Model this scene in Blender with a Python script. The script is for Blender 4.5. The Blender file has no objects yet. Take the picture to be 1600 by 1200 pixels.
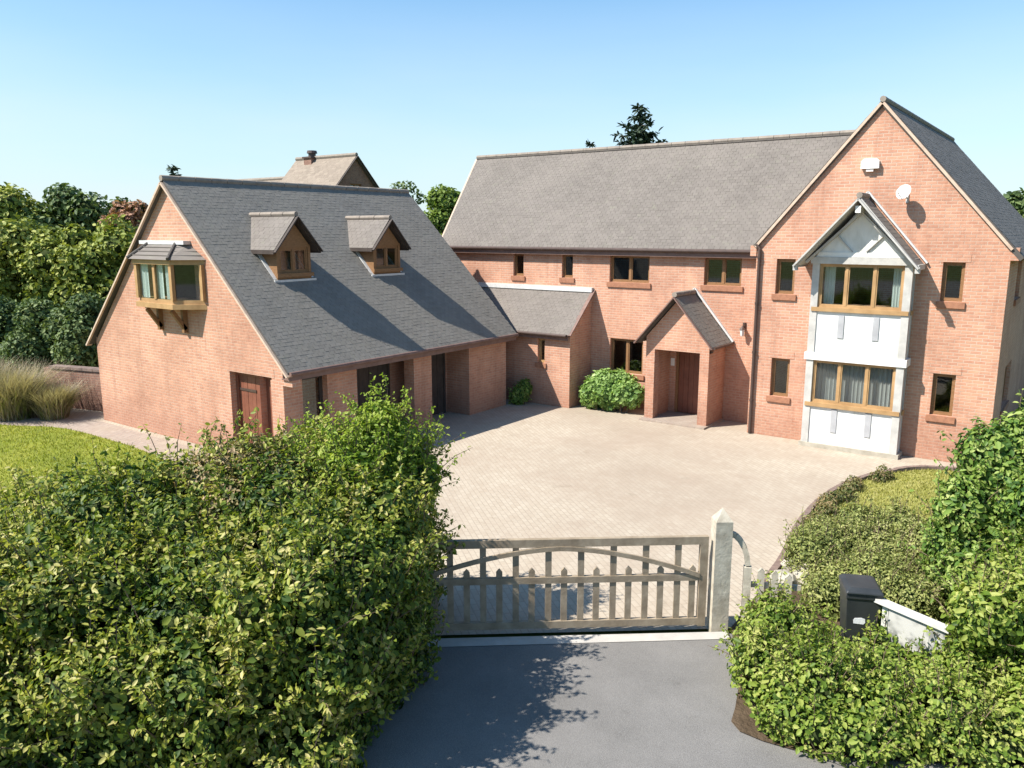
import bpy, math, random
import numpy as np
from mathutils import Vector

# ------------------------------------------------------------------ camera, sky, sun, exposure
S = bpy.context.scene
COL = S.collection
CAM_Z, YAW, PITCH = 5.40, math.radians(36.0), math.radians(10.75)
cd = bpy.data.cameras.new('camera'); cam = bpy.data.objects.new('camera', cd); COL.objects.link(cam)
cam.location = (0, 0, CAM_Z)
cam.rotation_euler = (math.pi/2 - PITCH, 0, YAW)
cd.sensor_width = 36.0; cd.lens = 36.0*1257.6/1600.0
cd.clip_start = 0.1; cd.clip_end = 3000
S.camera = cam
SUN_TRAVEL = Vector((0.53, 0.72, -1.0)).normalized()
SUN_EL = math.asin(-SUN_TRAVEL.z)
SUN_AZ = math.atan2(-SUN_TRAVEL.x, -SUN_TRAVEL.y)
W = bpy.data.worlds.new('World'); S.world = W; W.use_nodes = True
wn, wl = W.node_tree.nodes, W.node_tree.links
sky = wn.new('ShaderNodeTexSky'); sky.sky_type = 'NISHITA'; sky.sun_disc = False
sky.sun_elevation = SUN_EL; sky.sun_rotation = SUN_AZ
sky.air_density = 1.15; sky.dust_density = 0.7; sky.ozone_density = 1.3; sky.altitude = 60
# thin summer haze: the sky pales evenly towards the horizon on every side, with faint high wisps
tcw = wn.new('ShaderNodeTexCoord'); sx = wn.new('ShaderNodeSeparateXYZ'); wl.new(tcw.outputs['Generated'], sx.inputs[0])
hr = wn.new('ShaderNodeMapRange'); hr.inputs[1].default_value = 0.0; hr.inputs[2].default_value = 0.30; hr.inputs[3].default_value = 0.85; hr.inputs[4].default_value = 0.0
wl.new(sx.outputs[2], hr.inputs[0])
wmap = wn.new('ShaderNodeMapping'); wmap.inputs['Scale'].default_value = (1.0, 1.0, 5.0); wl.new(tcw.outputs['Generated'], wmap.inputs[0])
wno = wn.new('ShaderNodeTexNoise'); wno.inputs['Scale'].default_value = 2.2; wno.inputs['Detail'].default_value = 6; wl.new(wmap.outputs[0], wno.inputs['Vector'])
wml = wn.new('ShaderNodeMath'); wml.operation = 'MULTIPLY'; wl.new(hr.outputs[0], wml.inputs[0])
wad = wn.new('ShaderNodeMapRange'); wad.inputs[1].default_value = .3; wad.inputs[2].default_value = .7; wad.inputs[3].default_value = .75; wad.inputs[4].default_value = 1.1; wl.new(wno.outputs[0], wad.inputs[0]); wl.new(wad.outputs[0], wml.inputs[1])
wtint = wn.new('ShaderNodeMix'); wtint.data_type = 'RGBA'; wtint.blend_type = 'MULTIPLY'; wtint.inputs[0].default_value = 1; wl.new(sky.outputs[0], wtint.inputs[6]); wtint.inputs[7].default_value = (.63, .95, 1.12, 1)
wmx = wn.new('ShaderNodeMix'); wmx.data_type = 'RGBA'; wl.new(wml.outputs[0], wmx.inputs[0]); wl.new(wtint.outputs[2], wmx.inputs[6]); wmx.inputs[7].default_value = (5.0, 5.5, 5.95, 1)
wl.new(wmx.outputs[2], wn['Background'].inputs[0]); wn['Background'].inputs[1].default_value = 0.092
sd = bpy.data.lights.new('sun', 'SUN'); sun = bpy.data.objects.new('sun', sd); COL.objects.link(sun)
sd.energy = 5.0; sd.angle = math.radians(0.6); sd.color = (1.0, 0.945, 0.86)
sun.rotation_euler = SUN_TRAVEL.to_track_quat('-Z', 'Y').to_euler(); sun.location = (-20, -20, 40)
S.view_settings.view_transform = 'Standard'; S.view_settings.look = 'None'
S.view_settings.gamma = 1.0; S.view_settings.use_curve_mapping = False
S.view_settings.exposure = 0.95
try: S.cycles.max_bounces = 8; S.cycles.transparent_max_bounces = 12
except Exception: pass

RNG = np.random.default_rng(7); random.seed(7)

# ------------------------------------------------------------------ materials
class NT:
    def __init__(s, name):
        s.m = bpy.data.materials.new(name); s.m.use_nodes = True
        s.n = s.m.node_tree.nodes; s.l = s.m.node_tree.links
        s.b = s.n['Principled BSDF']; s.out = s.n['Material Output']
    def new(s, t, **k):
        n = s.n.new(t)
        for a, v in k.items(): setattr(n, a, v)
        return n
    def link(s, a, b): s.l.new(a, b)
    def noise(s, scale, detail=4, rough=.55, vec=None):
        n = s.new('ShaderNodeTexNoise'); n.inputs['Scale'].default_value = scale
        n.inputs['Detail'].default_value = detail; n.inputs['Roughness'].default_value = rough
        s.link(vec if vec is not None else s.pos(), n.inputs['Vector']); return n.outputs['Fac']
    def pos(s):
        if not hasattr(s, '_g'): s._g = s.new('ShaderNodeNewGeometry')
        return s._g.outputs['Position']
    def ramp(s, fac, stops):
        r = s.new('ShaderNodeValToRGB'); e = r.color_ramp.elements
        while len(e) < len(stops): e.new(0.5)
        for q, (p, c) in zip(e, stops): q.position = p; q.color = (*c, 1)
        s.link(fac, r.inputs[0]); return r.outputs[0]
    def mix(s, fac, a, b, mode='MIX'):
        m = s.new('ShaderNodeMix', data_type='RGBA', blend_type=mode)
        for i, v in ((0, fac), (6, a), (7, b)):
            if isinstance(v, (int, float)): m.inputs[i].default_value = v
            elif isinstance(v, tuple): m.inputs[i].default_value = (*v, 1)
            else: s.link(v, m.inputs[i])
        return m.outputs[2]
    def math(s, op, a, b=0.0):
        m = s.new('ShaderNodeMath', operation=op)
        for i, v in ((0, a), (1, b)):
            if isinstance(v, (int, float)): m.inputs[i].default_value = v
            else: s.link(v, m.inputs[i])
        return m.outputs[0]
    def bump(s, h, strength=.3, dist=.01):
        b = s.new('ShaderNodeBump'); b.inputs['Strength'].default_value = strength
        b.inputs['Distance'].default_value = dist; s.link(h, b.inputs['Height'])
        s.link(b.outputs[0], s.b.inputs['Normal'])
    def col(s, c):
        if isinstance(c, tuple): s.b.inputs['Base Color'].default_value = (*c, 1)
        else: s.link(c, s.b.inputs['Base Color'])
    def set(s, rough=.8, spec=.3, metal=0.0):
        s.b.inputs['Roughness'].default_value = rough
        s.b.inputs['Specular IOR Level'].default_value = spec
        s.b.inputs['Metallic'].default_value = metal

def m_brick(name, c1, c2, mortar, bw=.225, bh=.075, ms=.010):
    t = NT(name); p = t.pos(); nrm = t._g.outputs['True Normal']
    a = t.new('ShaderNodeSeparateXYZ'); t.link(p, a.inputs[0])
    b = t.new('ShaderNodeSeparateXYZ'); t.link(nrm, b.inputs[0])
    k = t.math('GREATER_THAN', t.math('ABSOLUTE', b.outputs[0]), t.math('ABSOLUTE', b.outputs[1]))
    u = t.math('ADD', t.math('MULTIPLY', a.outputs[1], k), t.math('MULTIPLY', a.outputs[0], t.math('SUBTRACT', 1.0, k)))
    c = t.new('ShaderNodeCombineXYZ'); t.link(u, c.inputs[0]); t.link(a.outputs[2], c.inputs[1])
    br = t.new('ShaderNodeTexBrick'); t.link(c.outputs[0], br.inputs['Vector'])
    br.inputs['Scale'].default_value = 1; br.inputs['Brick Width'].default_value = bw
    br.inputs['Row Height'].default_value = bh; br.inputs['Mortar Size'].default_value = ms
    br.inputs['Mortar Smooth'].default_value = .3; br.inputs['Bias'].default_value = -.1
    br.inputs['Color1'].default_value = (*c1, 1); br.inputs['Color2'].default_value = (*c2, 1)
    br.inputs['Mortar'].default_value = (*mortar, 1)
    big = t.noise(.9, 5); fine = t.noise(14, 3)
    x = t.mix(t.ramp(big, [(.40, (0, 0, 0)), (.72, (.75,)*3)]), br.outputs['Color'], tuple(v*.70 for v in c2), 'MIX')
    x = t.mix(t.ramp(t.noise(2.6, 5, .65), [(.50, (0, 0, 0)), (.78, (.55,)*3)]), x, tuple(min(1, v*1.22) for v in c1))
    sm = t.new('ShaderNodeMapping'); sm.inputs['Scale'].default_value = (2.2, 2.2, .22); t.link(t.pos(), sm.inputs[0])
    x = t.mix(t.ramp(t.noise(2.0, 6, .7, sm.outputs[0]), [(.50, (0, 0, 0)), (.74, (.5,)*3)]), x, tuple(v*.62 for v in c2))
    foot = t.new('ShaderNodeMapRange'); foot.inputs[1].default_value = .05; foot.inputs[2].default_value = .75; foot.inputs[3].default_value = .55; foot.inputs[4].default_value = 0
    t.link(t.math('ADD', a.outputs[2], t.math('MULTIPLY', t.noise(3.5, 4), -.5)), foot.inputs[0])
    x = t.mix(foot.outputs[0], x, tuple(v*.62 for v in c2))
    x = t.mix(t.ramp(fine, [(.3, (0, 0, 0)), (.75, (.35,)*3)]), x, (.56, .36, .26))
    t.col(x); t.set(.9, .2)
    t.bump(t.math('ADD', t.math('MULTIPLY', br.outputs['Fac'], -1.0), t.math('MULTIPLY', fine, .35)), .6, .006)
    return t.m

def m_noise(name, stops, scale=3, rough=.85, spec=.25, bump=.3, bscale=40, bdist=.008, detail=6, stretch=None):
    t = NT(name)
    vec = None
    if stretch:
        mp = t.new('ShaderNodeMapping'); mp.inputs['Scale'].default_value = stretch
        tc = t.new('ShaderNodeTexCoord'); t.link(tc.outputs['Object'], mp.inputs[0]); vec = mp.outputs[0]
    t.col(t.ramp(t.noise(scale, detail, .6, vec), stops)); t.set(rough, spec)
    if bump: t.bump(t.noise(bscale, 4, .6, vec), bump, bdist)
    return t.m

def m_tiles(name, stops, tint):
    t = NT(name)
    at = t.new('ShaderNodeAttribute', attribute_name='rnd')
    c = t.ramp(at.outputs['Fac'], stops)
    c = t.mix(t.ramp(t.noise(.55, 5, .65), [(.42, (0, 0, 0)), (.72, (.75,)*3)]), c, tint)
    c = t.mix(t.ramp(t.noise(6, 5, .7), [(.55, (0, 0, 0)), (.8, (.5,)*3)]), c, (.20, .20, .14))
    c = t.mix(t.ramp(t.noise(1.7, 6, .7), [(.48, (0, 0, 0)), (.74, (.5,)*3)]), c, tuple(v*.62 for v in tint))
    t.col(c); t.set(.78, .35); t.bump(t.noise(60, 3), .35, .004)
    return t.m

def m_leaf(name, stops, trans=.35, rough=.5, clump=1.1):
    t = NT(name)
    at = t.new('ShaderNodeAttribute', attribute_name='rnd')
    nz = t.new('ShaderNodeMapRange'); nz.inputs[1].default_value = .28; nz.inputs[2].default_value = .72; t.link(t.noise(clump, 4), nz.inputs[0])
    f = t.math('ADD', t.math('MULTIPLY', at.outputs['Fac'], .62), t.math('MULTIPLY', nz.outputs[0], .40))
    c = t.ramp(f, stops); t.col(c); t.set(max(rough, .5), .25)
    tr = t.new('ShaderNodeBsdfTranslucent'); t.link(t.mix(1.0, c, (1.15, 1.2, .55), 'MULTIPLY'), tr.inputs[0])
    mx = t.new('ShaderNodeMixShader'); mx.inputs[0].default_value = trans
    t.link(t.b.outputs[0], mx.inputs[1]); t.link(tr.outputs[0], mx.inputs[2]); t.link(mx.outputs[0], t.out.inputs[0])
    return t.m

def m_glass(name, tint=(.84, .88, .87)):
    t = NT(name)
    tr = t.new('ShaderNodeBsdfTransparent'); tr.inputs[0].default_value = (*tint, 1)
    gl = t.new('ShaderNodeBsdfGlossy'); gl.inputs['Roughness'].default_value = .03
    fr = t.new('ShaderNodeLayerWeight'); fr.inputs[0].default_value = .5
    mx = t.new('ShaderNodeMixShader')
    t.link(t.math('ADD', t.math('MULTIPLY', t.math('POWER', fr.outputs[1], 4.0), .8), .06), mx.inputs[0])
    t.link(tr.outputs[0], mx.inputs[1]); t.link(gl.outputs[0], mx.inputs[2]); t.link(mx.outputs[0], t.out.inputs[0])
    return t.m

def m_paving(name, c1, c2, joint, bw, bh, ang=0.0, ms=.008):
    t = NT(name)
    mp = t.new('ShaderNodeMapping'); mp.inputs['Rotation'].default_value = (0, 0, ang); t.link(t.pos(), mp.inputs[0])
    br = t.new('ShaderNodeTexBrick'); t.link(mp.outputs[0], br.inputs['Vector'])
    br.inputs['Scale'].default_value = 1; br.inputs['Brick Width'].default_value = bw
    br.inputs['Row Height'].default_value = bh; br.inputs['Mortar Size'].default_value = ms
    br.inputs['Color1'].default_value = (*c1, 1); br.inputs['Color2'].default_value = (*c2, 1); br.inputs['Mortar'].default_value = (*joint, 1)
    x = t.mix(t.ramp(t.noise(.45, 5, .6), [(.40, (0, 0, 0)), (.66, (.75,)*3)]), br.outputs['Color'], (.32, .255, .195))
    x = t.mix(t.ramp(t.noise(3.2, 6, .7), [(.45, (0, 0, 0)), (.8, (.55,)*3)]), x, (.44, .385, .31))
    x = t.mix(t.ramp(t.noise(.16, 4, .6), [(.46, (0, 0, 0)), (.68, (.6,)*3)]), x, (.27, .215, .165))
    x = t.mix(t.ramp(t.noise(1.4, 7, .75), [(.60, (0, 0, 0)), (.70, (.45,)*3)]), x, (.20, .165, .12))
    t.col(x); t.set(.9, .2)
    t.bump(t.math('ADD', t.math('MULTIPLY', br.outputs['Fac'], -1.0), t.math('MULTIPLY', t.noise(30, 4), .5)), .5, .005)
    return t.m

M = {}
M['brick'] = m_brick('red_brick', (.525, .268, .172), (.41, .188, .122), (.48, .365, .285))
M['garden_brick'] = m_brick('garden_brick', (.22, .11, .08), (.16, .075, .06), (.20, .16, .13))  # darker than the house brick: tree shade on the garden wall put into colour
M['soldier'] = m_noise('sill_brick', [(.3, (.25, .115, .07)), (.7, (.36, .17, .10))], 9)
M['tile_main'] = m_tiles('weathered_roof_tile', [(0, (.130, .112, .098)), (.5, (.143, .124, .109)), (1, (.157, .136, .120))], (.185, .16, .14))
M['tile_garage'] = m_tiles('garage_roof_tile', [(0, (.168, .155, .136)), (.5, (.184, .17, .149)), (1, (.20, .185, .163))], (.21, .19, .16))
M['deck'] = m_noise('roof_underlay', [(.3, (.07, .06, .055)), (.7, (.10, .09, .08))], 6)
M['ridge'] = m_noise('ridge_tile', [(.3, (.20, .17, .145)), (.7, (.29, .245, .20))], 5)
M['timber'] = m_noise('brown_stained_timber', [(.3, (.17, .085, .035)), (.7, (.27, .145, .065))], 4, .6, .35, .25, 30, .004, 6, (3, 3, 14))
M['oak'] = m_noise('golden_timber', [(.3, (.30, .175, .075)), (.7, (.42, .26, .12))], 4, .6, .35, .25, 30, .004)
M['door'] = m_noise('red_brown_door', [(.3, (.15, .05, .03)), (.7, (.23, .085, .05))], 3, .55, .4, .2, 25, .003)
M['darkwood'] = m_noise('dark_timber', [(.3, (.045, .035, .03)), (.7, (.075, .058, .05))], 4, .7)
M['fascia'] = m_noise('fascia_board', [(.3, (.15, .09, .075)), (.7, (.22, .14, .115))], 4, .6)
M['verge'] = m_noise('verge_mortar', [(.3, (.44, .32, .24)), (.7, (.56, .43, .33))], 6)
M['white'] = m_noise('white_render', [(.28, (.50, .49, .45)), (.45, (.64, .63, .60)), (.75, (.74, .73, .70))], 1.6, .75, .3, .3, 30, .006, 8, (2.5, 2.5, .7))
M['greywood'] = m_noise('pale_grey_timber', [(.3, (.36, .345, .32)), (.7, (.50, .48, .445))], 4, .7, .3, .25, 25)
M['batten'] = m_noise('grey_batten', [(.3, (.30, .30, .31)), (.7, (.40, .40, .41))], 4, .7)
M['lead'] = m_noise('lead_flashing', [(.3, (.46, .46, .45)), (.7, (.60, .59, .57))], 5, .55, .4)
M['pipe'] = m_noise('dark_brown_pipe', [(.3, (.055, .035, .028)), (.7, (.08, .05, .04))], 6, .45, .4, 0)
M['glass'] = m_glass('window_glass')
M['curtain'] = m_noise('pale_curtain', [(.3, (.72, .74, .70)), (.7, (.82, .83, .80))], 5, .9, .1, .3, 20, .02, 4, (30, 30, 1))
def m_asphalt():
    t = NT('worn_asphalt')
    c = t.ramp(t.noise(.8, 7, .65), [(.3, (.135, .128, .12)), (.55, (.175, .166, .156)), (.8, (.22, .208, .194))])
    v = t.new('ShaderNodeTexVoronoi'); v.inputs['Scale'].default_value = 95; t.link(t.pos(), v.inputs['Vector'])
    c = t.mix(t.ramp(v.outputs['Distance'], [(.15, (.55,)*3), (.5, (0, 0, 0))]), c, (.30, .285, .265))
    c = t.mix(t.ramp(t.noise(150, 2), [(.52, (0, 0, 0)), (.7, (.6,)*3)]), c, (.07, .067, .064))
    c = t.mix(t.ramp(t.noise(2.7, 6, .75), [(.60, (0, 0, 0)), (.72, (.5,)*3)]), c, (.10, .093, .085))
    t.col(c); t.set(.92, .25); t.bump(t.math('ADD', t.math('MULTIPLY', v.outputs['Distance'], -.6), t.noise(160, 3)), .7, .006)
    return t.m
M['asphalt'] = m_asphalt()
M['net'] = m_noise('grey_net_curtain', [(.3, (.38, .36, .36)), (.7, (.50, .48, .47))], 5, .95, .1, 0, 20, .02, 4, (25, 25, 1))
M['gatewood'] = m_noise('weathered_grey_gate_timber', [(.25, (.19, .145, .098)), (.55, (.29, .232, .165)), (.8, (.41, .34, .25))], 5, .85, .2, .5, 30, .006, 7)
M['postwood'] = m_noise('lichen_grey_post_timber', [(.25, (.30, .26, .20)), (.5, (.43, .385, .305)), (.8, (.58, .53, .43))], 7, .9, .2, .6, 25, .008, 7)
M['paving'] = m_paving('block_paving', (.415, .358, .282), (.365, .305, .235), (.30, .25, .195), .2, .1, math.radians(38.8))
M['path'] = m_paving('path_paving', (.33, .27, .23), (.29, .225, .19), (.22, .19, .165), .2, .1, 0)
M['threshold'] = m_noise('concrete_strip', [(.3, (.36, .34, .31)), (.7, (.47, .44, .40))], 4)
M['edging'] = m_noise('dark_edging_block', [(.3, (.14, .10, .085)), (.7, (.24, .17, .14))], 8)
M['lawn'] = m_noise('lawn_turf', [(.25, (.13, .165, .026)), (.45, (.20, .23, .036)), (.62, (.27, .275, .05)), (.8, (.36, .33, .10))], .5, .95, .1, .9, 45, .03, 9)
M['lime_lawn'] = m_noise('lime_turf', [(.25, (.22, .225, .05)), (.5, (.31, .30, .085)), (.78, (.40, .37, .14))], .9, .95, .1, .9, 45, .03, 9)
M['field'] = m_noise('field_grass', [(.3, (.07, .10, .025)), (.7, (.13, .15, .04))], .12, .95, .1, .4, 8, .05)
M['soil'] = m_noise('garden_soil', [(.3, (.055, .038, .024)), (.7, (.11, .078, .05))], 3, .95, .1, .9, 18, .04)
M['stone'] = m_noise('pale_stone', [(.3, (.28, .25, .20)), (.7, (.42, .38, .31))], 5, .9)
M['plastic'] = m_noise('black_bin_plastic', [(.3, (.022, .025, .027)), (.7, (.035, .038, .040))], 5, .42, .45, .1, 80, .002)
M['binmark'] = m_noise('white_bin_mark', [(.3, (.70, .70, .70)), (.7, (.82, .82, .82))], 5, .6)
M['whitepaint'] = m_noise('weathered_white_paint', [(.25, (.38, .37, .33)), (.55, (.54, .53, .49))], 6, .7)
M['plasticwhite'] = m_noise('white_box_plastic', [(.3, (.78, .77, .74)), (.7, (.82, .81, .78))], 5, .5)
M['dish'] = m_noise('dish_pale_grey', [(.3, (.62, .54, .50)), (.7, (.70, .62, .57))], 5, .5)
M['bark'] = m_noise('bark', [(.3, (.09, .062, .042)), (.7, (.17, .125, .09))], 6, .95, .1, .8, 20, .02)
M['core_dark'] = m_noise('dark_core_fill', [(.3, (.028, .042, .014)), (.7, (.05, .065, .022))], 6, .95, .1, .5, 30, .02)  # near-black green for the inner hulls, inner shade put into the colour
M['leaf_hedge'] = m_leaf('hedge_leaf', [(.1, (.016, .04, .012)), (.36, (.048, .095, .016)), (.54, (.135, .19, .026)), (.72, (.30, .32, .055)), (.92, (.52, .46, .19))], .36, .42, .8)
M['leaf_bright'] = m_leaf('bright_green_leaf', [(.15, (.09, .16, .018)), (.5, (.19, .28, .03)), (.8, (.32, .39, .06)), (.98, (.42, .45, .13))], .4, .45)
M['leaf_rust'] = m_leaf('rust_tinged_leaf', [(.15, (.06, .085, .025)), (.42, (.13, .145, .045)), (.68, (.25, .20, .085)), (.95, (.42, .29, .17))], .3, .5)
M['leaf_ground'] = m_leaf('ground_cover_leaf', [(.12, (.04, .078, .015)), (.38, (.115, .185, .022)), (.62, (.24, .305, .05)), (.91, (.42, .43, .13))], .36, .45)
M['leaf_glossy'] = m_leaf('glossy_green_leaf', [(.12, (.025, .062, .016)), (.38, (.085, .165, .026)), (.62, (.19, .275, .05)), (.91, (.38, .43, .14))], .3, .34)
M['leaf_grey'] = m_leaf('grey_green_leaf', [(.15, (.085, .115, .03)), (.5, (.21, .24, .065)), (.8, (.35, .36, .125)), (.97, (.48, .46, .22))], .28, .6)
M['leaf_hydrangea'] = m_leaf('pale_green_leaf', [(.15, (.09, .17, .04)), (.5, (.20, .32, .08)), (.8, (.34, .47, .15)), (.97, (.50, .58, .30))], .38, .5)
M['leaf_conifer'] = m_leaf('conifer_leaf', [(.15, (.085, .125, .022)), (.45, (.19, .23, .04)), (.75, (.31, .33, .07)), (.95, (.42, .41, .13))], .22, .6, .35)
M['leaf_far'] = m_leaf('far_tree_leaf', [(.15, (.045, .078, .028)), (.5, (.10, .15, .05)), (.85, (.18, .225, .08))], .2, .6, .3)
M['leaf_spring'] = m_leaf('light_tree_leaf', [(.15, (.09, .14, .03)), (.5, (.17, .24, .05)), (.85, (.27, .34, .09))], .35, .6, .4)
M['leaf_copper'] = m_leaf('copper_leaf', [(.15, (.17, .085, .055)), (.5, (.32, .165, .105)), (.85, (.44, .25, .16))], .25, .6, .4)
M['needle'] = m_leaf('spruce_needle', [(.15, (.012, .028, .018)), (.5, (.028, .05, .03)), (.85, (.06, .085, .05))], .1, .6, .4)
M['straw'] = m_leaf('straw_blade', [(.15, (.20, .16, .095)), (.5, (.35, .29, .19)), (.85, (.50, .43, .31))], .3, .7)
M['lime_blade'] = m_leaf('lime_blade', [(.15, (.24, .25, .05)), (.5, (.34, .33, .09)), (.85, (.44, .40, .16))], .4, .6)
M['blade'] = m_leaf('grass_blade', [(.15, (.17, .21, .025)), (.5, (.25, .28, .04)), (.85, (.36, .35, .08))], .4, .6)

# ------------------------------------------------------------------ mesh helpers
class Fr:                      # local frame: u along, v up, n outwards
    def __init__(s, o, u, n, v=(0, 0, 1)):
        s.o = Vector(o); s.u = Vector(u).normalized(); s.v = Vector(v).normalized(); s.n = Vector(n).normalized()
    def p(s, u, v, n=0.0): return s.o + s.u*u + s.v*v + s.n*n

class MB:
    def __init__(s): s.v = []; s.f = []; s.r = []
    def add(s, vs, fs, r=None):
        k = len(s.v); s.v += [tuple(q) for q in vs]; s.f += [tuple(i+k for i in f) for f in fs]
        s.r += [random.random() if r is None else r]*len(fs); return s
    def hexa(s, a):            # 8 corners: bottom 4 (ccw), top 4
        return s.add(a, [(3, 2, 1, 0), (4, 5, 6, 7), (0, 1, 5, 4), (1, 2, 6, 5), (2, 3, 7, 6), (3, 0, 4, 7)])
    def box(s, x0, x1, y0, y1, z0, z1):
        return s.hexa([(x0, y0, z0), (x1, y0, z0), (x1, y1, z0), (x0, y1, z0), (x0, y0, z1), (x1, y0, z1), (x1, y1, z1), (x0, y1, z1)])
    def fbox(s, fr, u0, u1, v0, v1, n0, n1):
        P = fr.p
        return s.hexa([P(u0, v0, n1), P(u1, v0, n1), P(u1, v0, n0), P(u0, v0, n0), P(u0, v1, n1), P(u1, v1, n1), P(u1, v1, n0), P(u0, v1, n0)])
    def prism(s, fr, poly, n0, n1):       # polygon of (u,v), extruded along n
        k = len(poly)
        vs = [fr.p(u, v, n1) for u, v in poly] + [fr.p(u, v, n0) for u, v in poly]
        fs = [tuple(range(k)), tuple(range(2*k-1, k-1, -1))] + [(i, i+k, (i+1) % k+k, (i+1) % k) for i in range(k)]
        return s.add(vs, fs)
    def bar(s, a, b, w, h, up=(0, 0, 1)):
        a, b = Vector(a), Vector(b); d = (b-a).normalized(); sd_ = d.cross(Vector(up)).normalized(); u = sd_.cross(d)
        q = [(-w/2, -h/2), (w/2, -h/2), (w/2, h/2), (-w/2, h/2)]
        return s.add([a+sd_*x+u*y for x, y in q]+[b+sd_*x+u*y for x, y in q],
                     [(0, 1, 2, 3), (7, 6, 5, 4), (0, 4, 5, 1), (1, 5, 6, 2), (2, 6, 7, 3), (3, 7, 4, 0)])
    def tube(s, pts, rad, k=8, cap=True):
        pts = [Vector(p) for p in pts]; rings = []
        for i, p in enumerate(pts):
            d = (pts[min(i+1, len(pts)-1)]-pts[max(i-1, 0)]).normalized()
            a = d.orthogonal().normalized() if i == 0 else (prev - d*prev.dot(d)).normalized()
            prev = a; b = d.cross(a); r = rad[i] if hasattr(rad, '__len__') else rad
            rings.append([p+a*math.cos(2*math.pi*j/k)*r+b*math.sin(2*math.pi*j/k)*r for j in range(k)])
        vs = [q for R_ in rings for q in R_]; fs = []
        for i in range(len(rings)-1):
            for j in range(k): fs.append((i*k+j, i*k+(j+1) % k, (i+1)*k+(j+1) % k, (i+1)*k+j))
        if cap: fs += [tuple(range(k-1, -1, -1)), tuple(range(len(vs)-k, len(vs)))]
        return s.add(vs, fs)
    def wall(s, fr, prof, holes=(), depth=.14):
        """prof: [(v, uL, uR)...] outline, rectangular holes (u0,u1,v0,v1) with reveals"""
        zs = sorted({round(p[0], 5) for p in prof} | {round(h[i], 5) for h in holes for i in (2, 3)})
        def lr(z):
            for a, b in zip(prof, prof[1:]):
                if a[0]-1e-6 <= z <= b[0]+1e-6:
                    t = 0 if b[0] == a[0] else (z-a[0])/(b[0]-a[0]); return a[1]+(b[1]-a[1])*t, a[2]+(b[2]-a[2])*t
        for z0, z1 in zip(zs, zs[1:]):
            (l0, r0), (l1, r1) = lr(z0), lr(z1); hs = sorted([h for h in holes if h[2] < z1-1e-5 and h[3] > z0+1e-5])
            lo0, lo1 = l0, l1
            for h in hs:
                s.add([fr.p(lo0, z0), fr.p(h[0], z0), fr.p(h[0], z1), fr.p(lo1, z1)], [(0, 1, 2, 3)]); lo0 = lo1 = h[1]
            if abs(r1-lo1) < 1e-6: s.add([fr.p(lo0, z0), fr.p(r0, z0), fr.p(r1, z1)], [(0, 1, 2)])
            else: s.add([fr.p(lo0, z0), fr.p(r0, z0), fr.p(r1, z1), fr.p(lo1, z1)], [(0, 1, 2, 3)])
        for a, b, c, d in holes:
            q = [(a, c), (b, c), (b, d), (a, d)]
            for (u0, v0), (u1, v1) in zip(q, q[1:]+q[:1]):
                s.add([fr.p(u0, v0), fr.p(u1, v1), fr.p(u1, v1, -depth), fr.p(u0, v0, -depth)], [(0, 1, 2, 3)])
        return s
    def build(s, name, mat, parent=None, origin=None, smooth=False):
        return mesh_obj(name, np.array(s.v, float), s.f, mat, parent, origin, smooth, s.r)

def world_loc(o):
    v = Vector((0, 0, 0))
    while o is not None: v += o.location; o = o.parent
    return v

def mesh_obj(name, v, f, mat, parent=None, origin=None, smooth=False, rnd=None):
    me = bpy.data.meshes.new(name); o = bpy.data.objects.new(name, me); COL.objects.link(o)
    base = world_loc(parent) if parent is not None else Vector((0, 0, 0))
    org = Vector(origin) if origin is not None else base
    o.parent = parent; o.location = org-base
    v = np.asarray(v, np.float32)-np.array(org, np.float32)
    if isinstance(f, np.ndarray):
        n, k = f.shape
        me.vertices.add(len(v)); me.vertices.foreach_set('co', v.ravel())
        me.loops.add(n*k); me.loops.foreach_set('vertex_index', f.ravel().astype(np.int32))
        me.polygons.add(n); me.polygons.foreach_set('loop_start', np.arange(0, n*k, k, dtype=np.int32))
        me.polygons.foreach_set('loop_total', np.full(n, k, np.int32)); me.update(calc_edges=True)
    else:
        me.from_pydata(v.tolist(), [], f); me.update()
    if rnd is not None:
        a = me.attributes.new('rnd', 'FLOAT', 'FACE'); a.data.foreach_set('value', np.asarray(rnd, np.float32))
    me.materials.append(M[mat] if isinstance(mat, str) else mat)
    if smooth: me.polygons.foreach_set('use_smooth', np.ones(len(me.polygons), bool))
    return o

def tag(o, label=None, cat=None, group=None, kind=None):
    if label: o['label'] = label
    if cat: o['category'] = cat
    if group: o['group'] = group
    if kind: o['kind'] = kind
    return o

def thing(name, label, cat, loc, group=None):
    o = bpy.data.objects.new(name, None); COL.objects.link(o); o.location = loc; o.empty_display_size = .3
    return tag(o, label, cat, group)

def sheet(name, poly, z, mat, zfun=None, sub=0):
    """flat ground polygon (counter-clockwise), ear-filled by bmesh"""
    import bmesh
    bm = bmesh.new(); vs = [bm.verts.new((x, y, z)) for x, y in poly]
    fc = bm.faces.new(vs); bm.normal_update()
    if fc.normal.z < 0: fc.normal_flip()
    bmesh.ops.triangulate(bm, faces=bm.faces[:])
    me = bpy.data.meshes.new(name); bm.to_mesh(me); bm.free()
    o = bpy.data.objects.new(name, me); COL.objects.link(o); me.materials.append(M[mat])
    return tag(o, kind='structure')

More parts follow.
